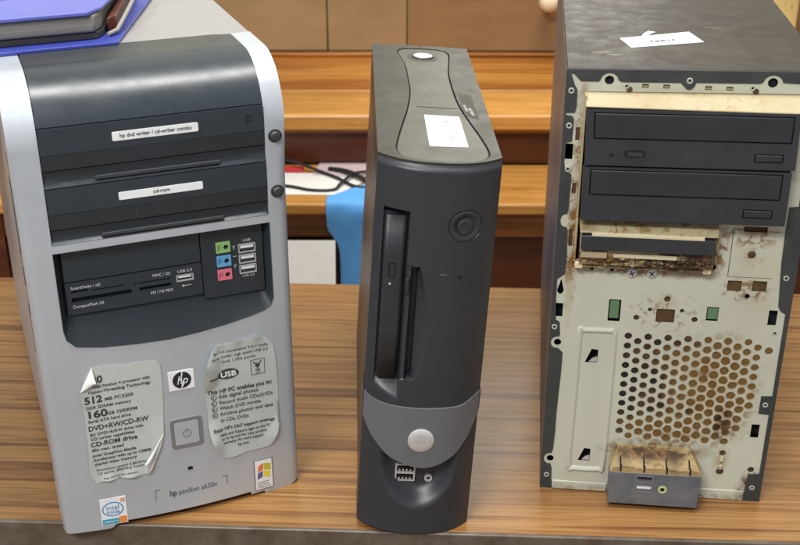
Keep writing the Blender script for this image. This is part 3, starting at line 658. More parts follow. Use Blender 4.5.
for z, tx, w_, x in ((62, 'Help and Support right on the PC', 42, 127), (58, 'or at hp.com for your product', 38, 128), (54, 'warranty, for more support', 34, 129), (49.6, 'hp.com', 9, 141)):
    b.text(tx, x, z, 3.6, Y, width=w_, bold=.05)
b.build('printed_text', flat('sheet_ink_grey', lin((66, 72, 74)), .6), rs, warp=wT(wfR), smooth=0, cut=2.5, cutz=2.5)
b = M(); b.text('USB', 137.4, 115.4, 6.4, Y-.4, width=12.5, align='CENTER', bold=.12); b.build('printed_text', SHEETB, rs, warp=wT(wfR), smooth=0, cut=2.5, cutz=2.5)

# the blue book lying on the silver tower
bk_ = empty('blue_book', (-263.45-24, 740.93+70, 363.4), (0, 0, R(21.714)), 'thick blue bound book or album lying on the silver tower', 'book')
cov = [(-150, 60), (-150, 2), (88, 7), (112, 72), (150, 175), (-150, 175)]
M().hprism(cov, 0, 2.6).build('bottom_cover', BLUEB, bk_, bevel=.6)
pg_o = [(-146, 150), (-146, 18), (76, 20), (82, 30), (118, 150)]
M().hprism(pg_o, 2.9, 8.0).build('page_block', flat('dark_page_edges', lin((52, 50, 50)), .6), bk_, bevel=.5)
M().hprism([(-147, 150), (-147, 16.5), (74, 18), (80, 29), (116, 150)], 8.3, 21).build('page_block', PAGES, bk_, bevel=1.5)
M().hprism([(85, 34), (93, 38), (128, 150), (120, 150)], 2.9, 15).build('spine_lining', REDB, bk_, bevel=2)
M().tube([(84, 24, 4.5), (92, 30, 6), (102, 50, 12), (114, 80, 17), (128, 120, 18)], 1.6, 8).build('spine_rim', flat('grey_rim', lin((150, 148, 140)), .5), bk_)
M().hprism([(-150, 150), (-150, 13), (70, 15), (82, 30), (96, 64), (124, 150)], 21.3, 24.4).build('top_cover', LILAC, bk_, bevel=.8)
M().hprism([(-150, 150), (-150, 74), (66, 78), (80, 110), (90, 150)], 24.6, 26).build('cover_sheet', flat('pinkish_white_card', lin((226, 206, 218)), .5), bk_, bevel=.3)

# ================================================================== TOWER 2 : slim charcoal
W2, H2, D2 = 88.34, 300.2, 314.0
t2 = empty('slim_computer', (-34.4, 757.15, 5.64), (0, R(3.6584), R(2.0592)), 'slim charcoal upright computer with grey waist band and dusty hourglass top, middle of three', 'computer')
def yc2(z): return -1-18*(1-z/300)
def surf2(x, z):
    t = abs(2*x/W2-1); r = 3.0*sstep(296, 300.2, z)
    return yc2(z)+17*t**2.6+r
def dz2(x, z, y=None):       # apparent height (read on the plane y=-8) -> true height on the bowed face
    y = surf2(x, z) if y is None else y
    return z+(-8-y)*(.77-.4*z/300)
def depth2(x, z):
    d = 0
    # drive bay recess
    if 6.9 <= x <= 24.6 and 114 <= z <= 266:
        zb = 123-(x-7)*.38; 
        if z > zb:
            tgt = surf2(14, z)+8.0
            if z > 261: tgt += 4
            if z < 133: 
                k = sstep(zb, 133, z); tgt = surf2(x, z)*(1-k)+(surf2(14, z)+8)*k
            return max(0, tgt-surf2(x, z))
    # floppy slot and its scooped side
    if 134 <= z <= 225:
        u = (z-134)/91
        xr = 34.0+9.2*math.sin(min(1, max(0, (u-.02)/.96))*math.pi)**.75*(1 if u < .5 else 1)
        xr = 34.0+9.0*math.sin(math.pi*u**.8)**.8
        if 28.8 <= x <= 33.2: return 12
        if 33.2 < x < xr: return 5.4*(1-(x-33.2)/(xr-33.2))**.8
        if 25.6 <= x < 29.0: return .6
    # upper button dish
    r = math.hypot((x-64.4)/12.2, (z-256.5)/12.2)
    if r < 1: d = 1.3*sstep(1, .93, r)
    # bowl round the ports
    r = math.hypot((x-44.6)/31, (z-66)/(44 if z < 66 else 20))
    if r < 1: d = max(d, 12*sstep(1, .62, r))
    return d
b = M(); nx, nz = 110, 352; rows = []
for k in range(nz+1):
    z = H2*k/nz; row = []
    for i in range(nx+1):
        x = W2*i/nx; row.append((x, surf2(x, z)+depth2(x, z), z))
    rows.append(row)
b.grid(rows)
b.grid([[(p[0], p[1], 0) for p in rows[0]], [(p[0], 34, 0) for p in rows[0]]])
b.grid([[(p[0], p[1], H2) for p in rows[-1]], [(p[0], 22, H2) for p in rows[-1]]])
for i in (0, nx): b.grid([[r_[i] for r_ in rows], [(r_[i][0], 34, r_[i][2]) for r_ in rows]])
b.build('front_bezel', DELLB, t2, smooth=32)
M().box(.8, W2-.8, 34.3, D2-4, .5, H2-4.5).build('side_cover', DELLS, t2, bevel=1.2)
M().box(.2, 3, 22.3, D2-6, H2-26, H2-.9).build('side_trim', DELLT, t2, bevel=.6)
# drive face
b = M(); b.grid([[(8.3+14.6*j/6, surf2(14, z)+2.6, z) for j in range(7)] for z in (131.6, 170, 200, 230, 260.2)])
dv = b.build('optical_drive', plastic('drive_door_plastic', lin((44, 48, 52)), .4, .06, 2400, .1), t2)
md = dv.modifiers.new('t', 'SOLIDIFY'); md.thickness = .002; md.offset = -1
yq = surf2(14, 218)+1.9
M().plate(rrect(12.3, 17.2, 213, 224, .6), [rrect(12.7, 16.8, 213.4, 223.6, .5)], yq-.1, yq+1).build('eject_button', GAP, dv)
M().rbox(13.1, 14.6, yq, yq+1, 206.6, 208.2, .3).build('indicator', INKW, dv)
M().rbox(24.4, 27.6, surf2(26, 210)-1.2, surf2(26, 210)+3, 203.4, 216.4, .8).build('floppy_button', GAP, t2, bevel=.3)
M().rbox(24.9, 27.1, surf2(26, 210)-1.6, surf2(26, 210)+3, 204, 215.8, .6).build('button_face', DELLB, t2, bevel=.3)
y6 = surf2(64.4, 256)
def wface(x, y, z): return (x, y+surf2(x, z)-y6, z)
pr = M().lathe(64.4, 256.5, [(11.6, y6+1.6), (11.6, y6-.1), (10.8, y6-.5), (9.2, y6-.3), (7.6, y6+.7), (6.8, y6+1.1), (6.5, y6+1.3)], 48).build('button_ring', DELLB, t2, warp=wface)
M().lathe(64.4, 256.5, [(6.9, y6+1.2), (6.6, y6+1.25), (6.5, y6+1.3)], 32).build('button_gap', GAP, t2, warp=wface)
M().lathe(64.4, 256.5, [(5.8, y6+1.6), (5.6, y6-.6), (4.8, y6-1.0), (2, y6-.5), (.4, y6-.45)], 32).build('round_button', DELLB, t2, warp=wface)
M().lathe(63.4, 218.4, [(1.6, y6-.0), (1.5, y6-.7), (.3, y6-.8)], 16).build('indicator', GAP, t2, warp=lambda x, y, z: (x, y+surf2(x, z)-y6, z))
b = M(); b.box(48.8, 53.8, y6-.15, y6+.2, 219.6, 220.6); b.build('printed_mark', INKG, t2, warp=wface)
# grey waist band, draped on the face
topb = [(0, 124.5), (8.7, 116), (23.9, 110.5), (46, 109), (69.7, 112), (80, 118.8), (88.3, 128)]
botb = [(0, 103), (4, 92), (9.4, 81), (19.8, 67), (32, 59), (45.5, 55.4), (58, 58.4), (71, 68.5), (80, 84), (84.5, 96), (88.3, 110)]
def interp(P, x):
    for (a, p), (c, q) in zip(P, P[1:]):
        if a <= x <= c: return p+(q-p)*(x-a)/(c-a)
    return P[-1][1]
tS, bS = spline(topb, 6, False), spline(botb, 6, False)
A, B_ = [], []
for i in range(89):
    x = W2*i/88; zt, zb = dz2(x, interp(tS, min(x, 88.3))), dz2(x, interp(bS, min(x, 88.3)))
    ca, cb = [], []
    for k in range(21):
        z = zb+(zt-zb)*k/20; e_ = 1.6
        ca.append((x, surf2(x, z)-e_, z)); cb.append((x, surf2(x, z)+.8, z))
    A.append(ca); B_.append(cb)
b = M(); b.grid(A); b.grid(B_); b.grid([[r_[0] for r_ in A], [r_[0] for r_ in B_]]); b.grid([[r_[-1] for r_ in A], [r_[-1] for r_ in B_]]); b.grid([A[0], B_[0]]); b.grid([A[-1], B_[-1]])
# wrap the band back along both flanks
for i in (0, -1):
    sgn = -1 if i == 0 else 1
    b.grid([[(p[0]+sgn*.5, p[1], p[2]) for p in A[i]], [(p[0]+sgn*.5, 34, p[2]+3) for p in A[i]]])
b.build('waist_band', DELLG, t2, smooth=40)
zc = dz2(44.8, 81, surf2(44.8, 88)); yb = surf2(44.8, zc)-1.6
bdg = M().lathe(44.6, zc, [(10, yb+.6), (10, yb-.5), (9.3, yb-1.0), (5, yb-1.2), (.5, yb-1.2)], 40).build('round_badge', SILB, t2)
q = M(); q.text('DELL', 44.6, zc-1.6, 4.2, yb-1.3, width=8, align='CENTER'); q.build('embossed_text', flat('badge_text', lin((176, 176, 176)), .4), bdg, smooth=0)
# ports in the bowl
yp = yc2(50)+12
zu = 48+(-8-yp)*.68
us = M(); us.plate(rrect(27.6, 43.2, 42.0, 57.4, .8), [rrect(28.8, 42.0, 50.6, 56.4, .4), rrect(28.8, 42.0, 43.0, 48.8, .4)], yp-2.2, yp+.4)
zoff = (-8-(yp-2))*.68
def wz(x, y, z): return (x, y, z+zoff)
u = us.build('usb_port', METAL, t2, warp=wz)
M().box(28.2, 42.6, yp-.9, yp+.2, 42.5, 57).build('socket', GAP, u, warp=wz)
b = M(); b.box(29.6, 41.2, yp-2.2, yp-.6, 53.6, 55.0).box(29.6, 41.2, yp-2.2, yp-.6, 45.8, 47.2); b.build('tongue', GAP, u, warp=wz)
b = M()
for k in range(4):
    for zq in (51.6, 43.8): b.box(30.4+k*2.8, 31.6+k*2.8, yp-2.3, yp-1.4, zq, zq+1.4)
b.build('contact', METAL, u, warp=wz)
j = M().plate(circ(53.9, 45.2, 3.1, 24), [circ(53.9, 45.2, 1.7, 20)], yp-2.4, yp+.2).build('audio_jack', METAL, t2, warp=wz)
M().cyl(53.9, 45.2, 1.7, yp-1, yp, 16).build('jack_hole', GAP, j, warp=wz)
# top: hourglass inlay between two dusty panels
hg = [(22.8, 290.3), (27.6, 250), (28.6, 207.5), (28.6, 168), (25, 125), (20.5, 92), (16.1, 60), (13.6, 38), (13.6, 24), (18.5, 12), (31, 8), (45, 6.8), (60, 8), (72.3, 11), (79.2, 20), (80.4, 34), (77.5, 62), (72.4, 97), (68, 132), (66, 167.5), (65.6, 223), (68.8, 265), (70.1, 291), (64, 303), (50, 306), (36, 305), (26, 301)]
hg = spline(hg, 5)
def shrink(P, d):
    c = Vector((46, 160)); out = []
    n = len(P)
    for i in range(n):
        a, q = Vector(P[i-1]), Vector(P[(i+1) % n]); t = (q-a).normalized(); nn = Vector((-t.y, t.x))
        out.append(tuple(Vector(P[i])+nn*d))
    return out
area = sum(hg[i-1][0]*hg[i][1]-hg[i][0]*hg[i-1][1] for i in range(len(hg)))
sg = 1 if area > 0 else -1
topo = []
nseg = 24
for i in range(nseg+1):
    x = W2*i/nseg; topo.append((x, surf2(x, H2)+3.2 if False else surf2(x, 296)+3.6))
rim = [(x, y) for x, y in topo]
outline = rim+[(W2, 120), (W2, D2-1), (W2*.75, D2+1.2), (W2*.5+1, D2+1.8), (W2*.5+.6, D2-6), (W2*.5-.6, D2-6), (W2*.5-1, D2+1.8), (W2*.25, D2+1.2), (0, D2-1), (0, 120)]
M().plate(outline, [hg], H2-.2, H2+1.8, 'top').build('top_panel', DELLT, t2, bevel=0, smooth=30)
M().hprism([(x, y) for x, y in shrink(hg, sg*.9)], H2-.5, H2+1.3).build('hourglass_inlay', DELLI, t2, bevel=.5)
M().box(3, W2-3, 20, D2-5, H2-3, H2-.6).build('inlay_gap', GAP, t2)
b = M(); b.hprism(rect(32.7, 65, 129, 130), H2+1.31, H2+1.45); b.build('panel_step', GAP, t2)
# latch button
b = M(); b.hprism(circ(45.4, 278, 14, 36, 15), H2+1.28, H2+1.5); b.build('latch_dish', DELLT, t2, bevel=.1)
b = M(); b.hprism(circ(45.6, 278, 10.2, 32, 9.6), H2+1.4, H2+1.62); b.build('latch_gap', GAP, t2)
b = M(); b.hprism(circ(45.6, 278.5, 9.0, 32, 7.6), H2+1.4, H2+3.2); b.build('latch_button', SILB, t2, bevel=.8)
b = M().hprism([(37.8, 37.5), (66.0, 39.0), (64.8, 108), (37.6, 109.4)], H2+1.35, H2+1.6).build('asset_label', LABELW, t2, smooth=0)
q = M(); q.text('7010', 59.5, 58, 13, H2+1.66, rot=R(90), axis='top'); q = M(); q.text('7510', 60.5, 52, 9, H2+1.66, rot=R(90), axis='top')
PEN = flat('grey_pencil', lin((118, 120, 126)), .6); q.build('handwritten_text', PEN, b, smooth=0)
M().text('8', 52, 92, 7, H2+1.66, axis='top').build('handwritten_text', PEN, b, smooth=0)
b = M().hprism([(69.5, 112), (79.8, 104), (79.0, 166), (69.0, 168)], H2+1.82, H2+1.95).build('black_label', flat('matt_black_label', lin((62, 60, 54)), .6), t2, smooth=0)
q = M(); q.text('MODEL DHS', 77.5, 112, 3.4, H2+2.0, rot=R(95), axis='top'); q.text('CN-0R 1K4', 73.5, 122, 3.4, H2+2.0, rot=R(95), axis='top')
q.build('printed_text', INKW, b, smooth=0)
for px_, py_, h_ in ((5, 40, 5.2), (5, 280, 5.2)):
    M().box(px_, px_+7, py_, py_+24, -h_, 0.3).build('rubber_foot', GAP, t2, bevel=.6)

# ================================================================== TOWER 3 : bare steel front
W3, H3, D3 = 178.0, 354.0, 424.0
t3 = empty('stripped_computer_tower', (118.15, 805.43, 0), (0, 0, R(-6.3021)), 'black tower without its front cover, bare pale steel with rusty grille, rightmost computer', 'computer')
holes = []
bay = [(13.2, 343.0), (13.2, 208), (119.4, 208), (119.4, 249), (163.2, 249), (163.2, 346.0)]
holes.append(bay)
gridholes = []
gx0, gz0, dx, dzz = 60.0, 147.8, 7.62, 8.75
for i in range(14):
    for k in range(11):
        x = gx0+i*dx; z = gz0-(dzz/2 if i % 2 else 0)-k*dzz
        if i == 13 and (k > 6): continue
        if i == 12 and k > 9: continue
        if i == 13 and k == 6: pass
        holes.append(circ(x, z, 2.95, 14)); gridholes.append((x, z))
holes.append(circ(167.6, 141.2, 3.1, 16))
for x in (54.8, 69.5, 98.4, 113): holes.append(rect(x-2.4, x+2.4, 346.7, 349.7))
holes += [circ(29.5, 351.6, 3.3, 20), circ(141.7, 353.4, 3.5, 20), circ(28, 204.3, 1.4, 12), circ(42.9, 204.5, 1.6, 12), rrect(42.9, 52.2, 160, 179, .8), rrect(117, 126, 164.6, 176.8, .8),
          rrect(79.4, 93.4, 161.4, 172.8, .6), circ(64.7, 164.3, 2.3, 16), circ(108.7, 165.1, 2.3, 16), circ(86.6, 181.5, 2.5, 16), circ(74.4, 171.8, 1.7, 12), circ(98.5, 172.1, 1.7, 12),
          circ(144.3, 221.9, 3.0, 18), rrect(136, 153, 240.2, 244.6, .8), rrect(129.6, 140.2, 191, 199.8, .5), rrect(148, 158.6, 191.6, 200.4, .5), circ(145.4, 187.3, 2.0, 14),
          rect(163.2, 169.6, 163.6, 176.4), rect(163.4, 169.8, 61.4, 74), circ(168.2, 30.7, 2.7, 16), circ(144, 45, 2.6, 16), circ(143.8, 27, 3.1, 16),
          rect(1.8, 7.4, 291.4, 303.4), rect(2.6, 8.2, 161.6, 173.4), rect(2.4, 8.4, 58.6, 71), circ(5.8, 139, 2.9, 18), circ(6.3, 29.4, 2.9, 18), spline([(5.5, 194), (4, 189), (2.8, 184), (5.3, 181), (7.8, 184), (6.8, 189)], 4),
          rect(8.4, 12.0, 306, 316), rect(8.6, 11.8, 265, 273), rect(8.8, 11.9, 222, 236)]
tz = lambda cx, cz, k=1: [(cx-5.4, cz-6.4), (cx+4.4, cz-6.4), (cx+4.6, cz+5.6), (cx-.6, cz+6.2)]
holes += [tz(33.4, 128.4), tz(34, 35.2)]
# embossed channel, as a ring groove formed by a raised lip (below); plate itself:
fp = M().plate([(0, 0), (177.6, 0), (177.6, 361.2), (0, 358)], holes, 0, .6).build('front_plate', PLATE, t3, smooth=0)
# dark painted frame with bumps and tabs, proud of the plate
def bumparc(cx, cz, r, a0, a1, n=8): return [(cx+r*math.cos(R(a0+(a1-a0)*i/n)), cz+r*math.sin(R(a0+(a1-a0)*i/n))) for i in range(n+1)]
inn = [(2.6, 355.4), (4.4, 355.6), (9.4, 350.4), (22, 350.4)]
inn += [(29.5+6.4*math.cos(R(a)), 351.4+5.6*math.sin(R(a))) for a in (175, 145, 115, 90, 65, 35, 5)]
inn += [(38, 350.6), (79, 351.4), (80.5, 349.4)]+[(84.9+4.2*math.cos(R(a)), 351.4+4.8*math.sin(R(a))) for a in (205, 240, 270, 300, 335)]+[(89.4, 351.8), (133, 352.6)]
inn += [(141.7+6.8*math.cos(R(a)), 353.2+5.8*math.sin(R(a))) for a in (175, 145, 115, 90, 65, 35, 5)]
inn += [(166, 353.2), (171.5, 349), (172.6, 300), (172.4, 262), (166, 261), (165.6, 246), (166.4, 216), (169.2, 180), (171.4, 176), (175.2, 174), (175.6, 101), (167.2, 100.6), (167, 84.6), (175.2, 84), (175.2, 27), (166.4, 26.2), (165.6, 8), (165.6, 2.6)]
inn += [(12, 2.6), (8.4, 7), (8.0, 20)]+[(5.6+4.6*math.cos(R(a)), 29.4+5.4*math.sin(R(a))) for a in (285, 250, 220, 190, 160, 130, 100, 75)]+[(8, 38), (8.8, 56), (8.8, 75), (10.2, 116), (10.2, 130)]
inn += [(5.2+4.8*math.cos(R(a)), 139+5.4*math.sin(R(a))) for a in (285, 250, 220, 190, 160, 130, 100, 75)]+[(7.2, 146), (6.4, 157), (3.2, 159), (2.4, 176), (2.2, 194), (7.8, 199), (8.4, 212), (7.6, 228), (7.4, 236)]
inn += [(5.2+3.6*math.cos(R(a)), 243+5.4*math.sin(R(a))) for a in (285, 250, 220, 190, 160, 130, 100, 75)]+[(7.2, 252), (7.6, 276), (7.4, 280), (3.0, 282), (1.6, 289), (1.6, 304), (6.2, 305.4), (6.6, 322), (5.4, 324.4), (.6, 325), (.6, 326.6), (6.8, 327), (7.8, 331), (7.6, 344), (5.6, 347.4)]
M().plate([(-.8, -1.2), (178.8, -1.2), (178.8, 362.2), (-.8, 358.8)], [inn, ], -.7, .35).build('edge_frame', FRAMED, t3, smooth=0)
# rivets and screws
def rivet(x, z, r=2.2, y=-.7):
    o = M().lathe(x, z, [(r, y+.3), (r, y-.35), (r*.8, y-.6), (r*.5, y-.4), (r*.42, y+.1), (.2, y+.2)], 20).build('rivet', RIV, t3)
    M().cyl(x, z, r*.42, y-.3, y-.2, 12).build('rivet_hole', GAP, o)
for x, z in ((3.4, 343.2), (3.4, 317.2), (4.6, 284), (2.6, 152.8), (4.2, 13.4), (84.9, 353.2), (171.6, 204.2), (171.2, 93), (171.2, 13.5)): rivet(x, z)
for x, z in ((41.8, 347.7), (128.4, 349.2), (169.8, 157)): rivet(x, z, 2.0, 0)
for x, z in ((57.9, 202.4), (72.7, 202.8)):
    o = M().lathe(x, z, [(4.1, 0), (4.1, -.6), (3.4, -1.5), (1.6, -1.9), (.3, -1.95)], 28).build('screw', METAL, t3)
    a = .3 if x < 60 else 1.0; cr_ = M()
    for k in (0, 1):
        c, s_ = math.cos(a+k*math.pi/2), math.sin(a+k*math.pi/2)
        cr_.prism([(x+c*2.2-s_*.4, z+s_*2.2+c*.4), (x-c*2.2-s_*.4, z-s_*2.2+c*.4), (x-c*2.2+s_*.4, z-s_*2.2-c*.4), (x+c*2.2+s_*.4, z+s_*2.2-c*.4)], -2.05, -1.7)
    cr_.build('screw_slot', GAP, o)
o = M().lathe(144.3, 221.9, [(3.0, .8), (2.8, -.3), (1.4, -.8), (.3, -.9)], 20).build('screw', RUST, t3)
# things just behind the plate
M().box(56, 162.6, .72, 2, 50, 155).build('dusty_backing', DUSTDARK, t3)
M().box(164.8, 170.6, .72, 2, 137, 145.5).build('dusty_backing', DUSTDARK, t3)
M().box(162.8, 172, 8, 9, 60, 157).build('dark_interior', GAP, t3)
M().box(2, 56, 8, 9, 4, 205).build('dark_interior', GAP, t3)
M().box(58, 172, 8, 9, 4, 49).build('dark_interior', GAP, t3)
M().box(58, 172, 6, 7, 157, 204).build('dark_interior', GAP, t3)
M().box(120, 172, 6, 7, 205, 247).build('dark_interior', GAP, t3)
M().box(44, 51, 1.6, 5, 162, 178).build('circuit_board', GREENB, t3)
M().box(118, 126, 1.6, 5, 165.5, 176).build('circuit_board', GREENB, t3)
M().box(136.4, 152.6, 1.5, 3, 240, 245).build('rusty_tab', RUST, t3)
M().box(129, 159, 1.6, 2.4, 190, 201).build('rusty_tab', RUST, t3)
M().box(80, 93, 3.5, 5, 160, 174).build('rusty_tab', RUST, t3)
M().box(61.5, 110.5, 2, 3, 160, 185).build('rusty_tab', RUST, t3)
for z in (27, 45): M().cyl(143.9, z, 3.3, 1.5, 2.5, 16).build('rusty_tab', RUST, t3)
M().cyl(168.2, 30.7, 3.2, 1.5, 2.5, 16).build('rusty_tab', RUST, t3)
M().tube([(144.2, .2, 42), (144, -.6, 38), (143.8, -.6, 33), (143.9, .2, 30)], 1.8, 10).build('clip', flat('cream_clip', lin((190, 184, 150)), .6), t3)
for a in (310, 268, 229): M().box(8.2, 12.6, 1.0, 3, a-8, a+8).build('rusty_tab', RUST, t3)
for x, z in ((29.5, 351.6), (141.7, 353.4)): M().cyl(x, z, 4, 3, 4, 18).build('dark_interior', GAP, t3)
for x, z in ((54.8, 348.6), (69.5, 348.6), (98.4, 348.6), (113, 348.6)): M().box(x-3, x+3, 1.5, 2.2, z-2.4, z+2.4).build('rusty_tab', flat('olive_tab', lin((120, 116, 70)), .6), t3)
for cx, cz in ((33.4, 128.4), (34, 35.2)):
    M().prism([(cx-2, cz-6.2), (cx+4.2, cz-6.2), (cx+4.2, cz-1.5), (cx+.5, cz-3)], 1.4, 2.2).build('bright_tab', METAL, t3)
# embossed channel: raised rounded lip
chan = [(22.6, 148.4), (26, 151), (46, 151.4), (49.4, 148.6), (50, 90), (49.6, 26), (46, 21.4), (25.6, 21), (21.4, 25), (22, 90)]
def ringpath(P, r, n=5): return [(x, -.0, z) for x, z in spline(P, n)]
co = spline(chan, 4); b = M()
area = sum(co[i-1][0]*co[i][1]-co[i][0]*co[i-1][1] for i in range(len(co))); s0 = 1 if area > 0 else -1
rr = [[(x, .02, z) for x, z in shrink(co, -s0*2.4)], [(x, -2.0, z) for x, z in shrink(co, -s0*.5)], [(x, -2.0, z) for x, z in shrink(co, s0*.7)], [(x, .02, z) for x, z in shrink(co, s0*2.8)]]
b.grid([q+[q[0]] for q in rr]); b.build('embossed_rib', PLATE, t3, smooth=70)
# door outline right of the floppy bay
b = M(); b.box(128.6, 129.2, -.1, .3, 203, 242).box(128.6, 136, -.1, .3, 241.6, 242.2).box(129.2, 162, -.1, .3, 202.8, 203.2).box(154, 163, -.1, .3, 240.8, 241.3)
b.build('panel_seam', flat('seam_grime', lin((96, 86, 62)), .8), t3)
# bottom flange
for a_ in ((9, 54, 8.6), (128, 165, 10)): M().box(a_[0], a_[1], -1.6, -.02, .3, a_[2]).build('bottom_flange', PLATE, t3, bevel=.8)
b = M(); b.plate(circ(15, 4.4, 3, 20, 1.8), [circ(15, 4.4, 2.5, 20, 1.4)], -1.75, -1.55); b.text('PG', 139, 3.2, 4, -1.7, width=5); b.build('stamped_mark', flat('stamp_ink', lin((150, 150, 132)), .7), t3, smooth=0)
# outer shell
b = M()
b.box(0, 1.2, 1.4, D3-29, 2, 356.6); b.box(176.8, 178, 1.4, D3-29, 2, 356.6); b.box(0, 178, 1.4, D3-29, .2, 1.6); b.box(1.4, 176.6, D3-31, D3-29, 2, 352)
b.build('side_panel', CASE, t3)
def wt3(x, y, z): return (x, y, z+3.4*x/178)
b = M(); b.box(-.8, 178.8, .5, D3-28, 356.9, 359.2); b.build('top_panel', CASETOP, t3, bevel=1, warp=wt3)
b = M(); b.box(-.9, -.05, 4, D3-29, -.6, 356.6); b.build('side_panel', plastic('brownish_side_paint', lin((122, 100, 94)), .45, .08, 1200, .2, dust=.3), t3)
b = M(); b.box(178.05, 178.9, 4, D3-29, -.6, 360); b.build('side_panel', CASE, t3)
for x in (12, 150):
    for y in (20, 380): pass
# bay lining
b = M(); b.box(11.6, 12.4, .9, 90, 208, 344); b.box(163.4, 164.2, .9, 90, 249, 347); b.box(12.6, 163, 1.3, 90, 347.2, 348); b.box(12.6, 163, 90.2, 91, 208, 344)
b.build('bay_lining', CREAMM, t3)
b = M(); b.add([(13.4, 1.6, 343.2), (162.6, 1.6, 346.0), (162.6, 1.6, 344.8), (13.4, 1.6, 342.2), (13.8, -13.4, 336.2), (160.6, -13.4, 336.2), (160.6, -13.4, 335.2), (13.8, -13.4, 335.2)],
            [(0, 1, 5, 4), (3, 7, 6, 2), (4, 5, 6, 7), (0, 4, 7, 3), (1, 2, 6, 5)])
b.build('bay_flap', CREAMM, t3, bevel=.4)
for x in (44, 131): M().cyl(x, 344.6+x*.016, 2.2, -.15, .5, 12).build('grime_spot', RUST, t3)
# two optical drives
def drive(x0, x1, z0, z1, sk, trayc, btn, marks):
    def wd(x, y, z): return (x+sk*(z1-z)/(z1-z0), y, z+(x-x0)/(x1-x0)*marks.get('dz', 0))
    fcz = marks['tray']
    o = M().plate(rrect(x0, x1, z0, z1, 1), [rrect(fcz[0]-.9, fcz[1]+.9, fcz[2]-.9, fcz[3]+.9, .5), rrect(btn[0]-.8, btn[1]+.8, btn[2]-.8, btn[3]+.8, .5)], -14, -9.5).build('optical_drive', DRIVE, t3, warp=wd, bevel=0)
    M().box(x0+1, x1-1, -11.2, 120, z0+1, z1-1).build('drive_case', DMETAL, o, warp=wd)
    M().box(x0+2, x1-2, -12.2, -11.4, z0+2, z1-2).build('bezel_gap', GAP, o, warp=wd)
    M().rbox(fcz[0], fcz[1], -14.2, -12.4, fcz[2], fcz[3], .6).build('disc_tray', TRAY, o, warp=wd, bevel=.4)
    M().rbox(btn[0], btn[1], -14.8, -12.4, btn[2], btn[3], .5).build('eject_button', TRAY, o, warp=wd, bevel=.4)
    if marks.get('tri'):
        M().prism([(31.4, 299.6), (35.2, 299.6), (33.3, 303)], -14.2, -14).build('printed_mark', GAP, o, warp=wd)
        M().plate(rrect(42, 57, 299.4, 304.6, 2), [rrect(44, 48.6, 300.4, 303.4, 1), rrect(50, 53.6, 300.4, 303.4, 1)], -14.25, -13.9).build('volume_wheel', GAP, o, warp=wd)
        M().rbox(45, 55, -14.4, -13.2, 300.2, 303.2, 1).build('wheel', BLACK2, o, warp=wd)
    return o
# true heights on the plane y=-14: read from the photograph on that plane
drive(14.4, 161.4, 292.6, 334.2, 1.2, None, (133.2, 151.6, 298.8, 303.6), {'tray': (20.8, 156.4, 313.2, 331.2), 'tri': 1, 'dz': 1.6})
drive(14.8, 160.8, 249.9, 291.0, .6, None, (131.0, 150.4, 256.2, 261.4), {'tray': (20.9, 154.4, 270.4, 288.6), 'dz': 1.6})
# floppy drive without bezel
fd = M().box(17.6, 115, -14, -10, 225.6, 237.2).build('floppy_drive', DRIVE, t3, bevel=.5)
b = M(); b.add([(15.4, 0, 247.4), (118, 0, 247.8), (118, 0, 246.8), (15.4, 0, 246.4), (16.4, -13, 240), (116.6, -13, 240.4), (116.6, -13, 239.4), (16.4, -13, 239)],
            [(0, 1, 5, 4), (3, 7, 6, 2), (4, 5, 6, 7), (0, 4, 7, 3), (1, 2, 6, 5)])
b.build('drive_lid', CREAMM, fd, bevel=.3)
M().box(25, 106.4, -14.4, -13, 237.4, 239.6).build('white_strip', flat('aged_white', lin((214, 204, 172)), .5), fd)
M().box(17, 116, -9.8, 110, 212, 236).build('drive_body', FLOPM, fd, bevel=.5)
b = M(); rng = random.Random(3)
for k in range(44):
    x = 20+k*2.1+rng.uniform(-.6, .6); h = rng.uniform(.6, 3.4); z = 212.5+rng.uniform(0, 6); y = -12+rng.uniform(-2, 1.5)
    b.box(x, x+rng.uniform(1.5, 4), y, y+3, z, z+h)
b.build('rusty_mechanism', FLOPM, fd, bevel=.3)
M().box(42, 88, -13.6, -11, 220.4, 222.6).build('white_strip', flat('aged_white_slide', lin((204, 194, 162)), .5), fd)
M().box(18, 37, -13.4, -11, 219.4, 223.4).build('white_strip', CREAMM, fd)
for x in (14.2, 109.2): M().box(x, x+6, -8, -.2, 207.4, 212.4).build('plastic_foot', CREAM, fd, bevel=.6)
b = M(); b.box(12.9, 14.3, -9, .5, 250.2, 342.6); b.box(12.8, 14.6, -7, 0, 212.6, 250).box(117, 118.8, -5, 0, 214, 250).box(14.8, 117, -7, -.2, 208.2, 210.6)
b.build('cage_edge', FLOPM, fd, bevel=.3)
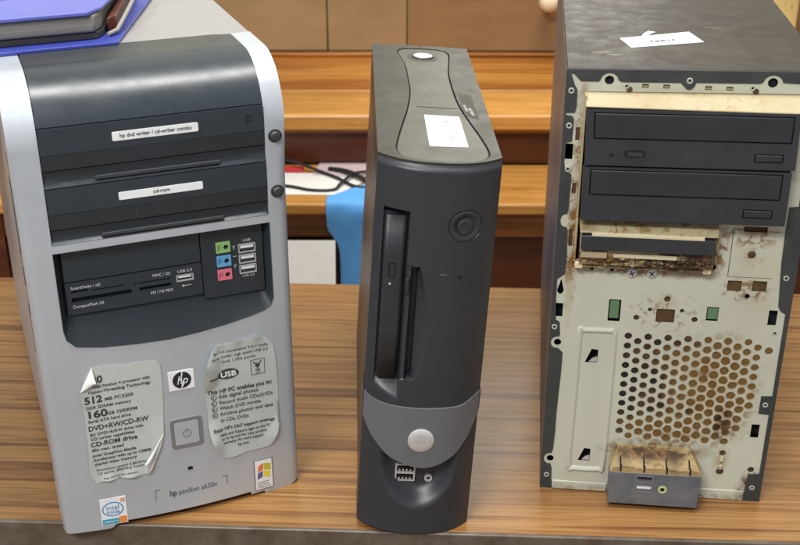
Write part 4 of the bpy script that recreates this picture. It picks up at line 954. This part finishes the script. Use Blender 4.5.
# front connector box at the bottom
io = M().box(54, 125.6, -22, -6, 4.6, 35.2).build('connector_box', plastic('grey_box_plastic', lin((82, 88, 98)), .55, .08, 2000, .2, dust=.3), t3, bevel=.6)
b = M(); b.add([(53.6, -21.4, 35.4), (126, -21.4, 36.2), (117, 0, 48), (60.4, 0, 48.4), (54, -2, 36), (125.6, -2, 36.4)], [(0, 1, 2, 3), (0, 3, 4), (1, 5, 2)])
b.build('bracket', IOTOP, io)
b = M(); b.plate([(53.8, 34.6), (125.9, 35.4), (124.6, 39.5), (118, 41), (108, 39.2), (96, 40.8), (80, 39.6), (66, 41.2), (56, 39.4)], [], -21.8, -20.6); b.build('bracket_lip', IOTOP, io)
b = M()
for x in (62, 80.6, 98.4, 116.6): b.add([(x-.7, -20, 37), (x+.8, -20, 37), (x+.6, -10, 43), (x-.6, -10, 43), (x-.7, -21.9, 36), (x+.7, -21.9, 36), (x+.7, -21.9, 42.5), (x-.7, -21.9, 42.5)], [(0, 1, 2, 3), (4, 5, 6, 7)])
b.build('bracket_slot', GAP, io)
b = M(); b.box(55, 60, -20, -.2, 4.8, 34.8).box(120, 125, -20, -.2, 4.8, 34.8); b.build('box_side', GAP, io)
for z in (29.6, 20.6):
    u = usb_port(io, 81.6, z, -22, 14.4, 7.0); u.data.materials[0] = DMETAL
    if z > 25: 
        for c in u.children:
            if c.name.startswith('tongue'): c.data.materials[0] = GAP
a = M().plate(circ(96.4, 21.0, 3.5, 26), [circ(96.4, 21.0, 1.9, 20)], -22.5, -21.5).build('audio_jack', flat('lime_ring', lin((196, 204, 140)), .5), io)
M().cyl(96.4, 21, 1.9, -22.2, -22.05, 16).build('jack_hole', GAP, a)
# label and scuffs on the top
def zt(x): return 359.2+3.4*x/178
def wlab(x, y, z): return (x, y, zt(x)+z)
lb = M().hprism([(47.7, 57.7), (102.9, 76.4), (95.1, 107.2), (40.7, 84.7)], .05, .3).build('asset_label', LABELW, t3, smooth=0, warp=wlab)
q = M(); q.text('N0517', 64, 72.5, 7.5, .4, rot=R(20), axis='top', width=20, bold=.15); q.build('handwritten_text', INK, lb, smooth=0, warp=wlab)
M().hprism([(57, 88), (61, 89.5), (64, 96), (69, 103), (64, 106), (60, 99)], .1, .9).build('torn_label_piece', LABELW, t3, smooth=0, warp=wlab)
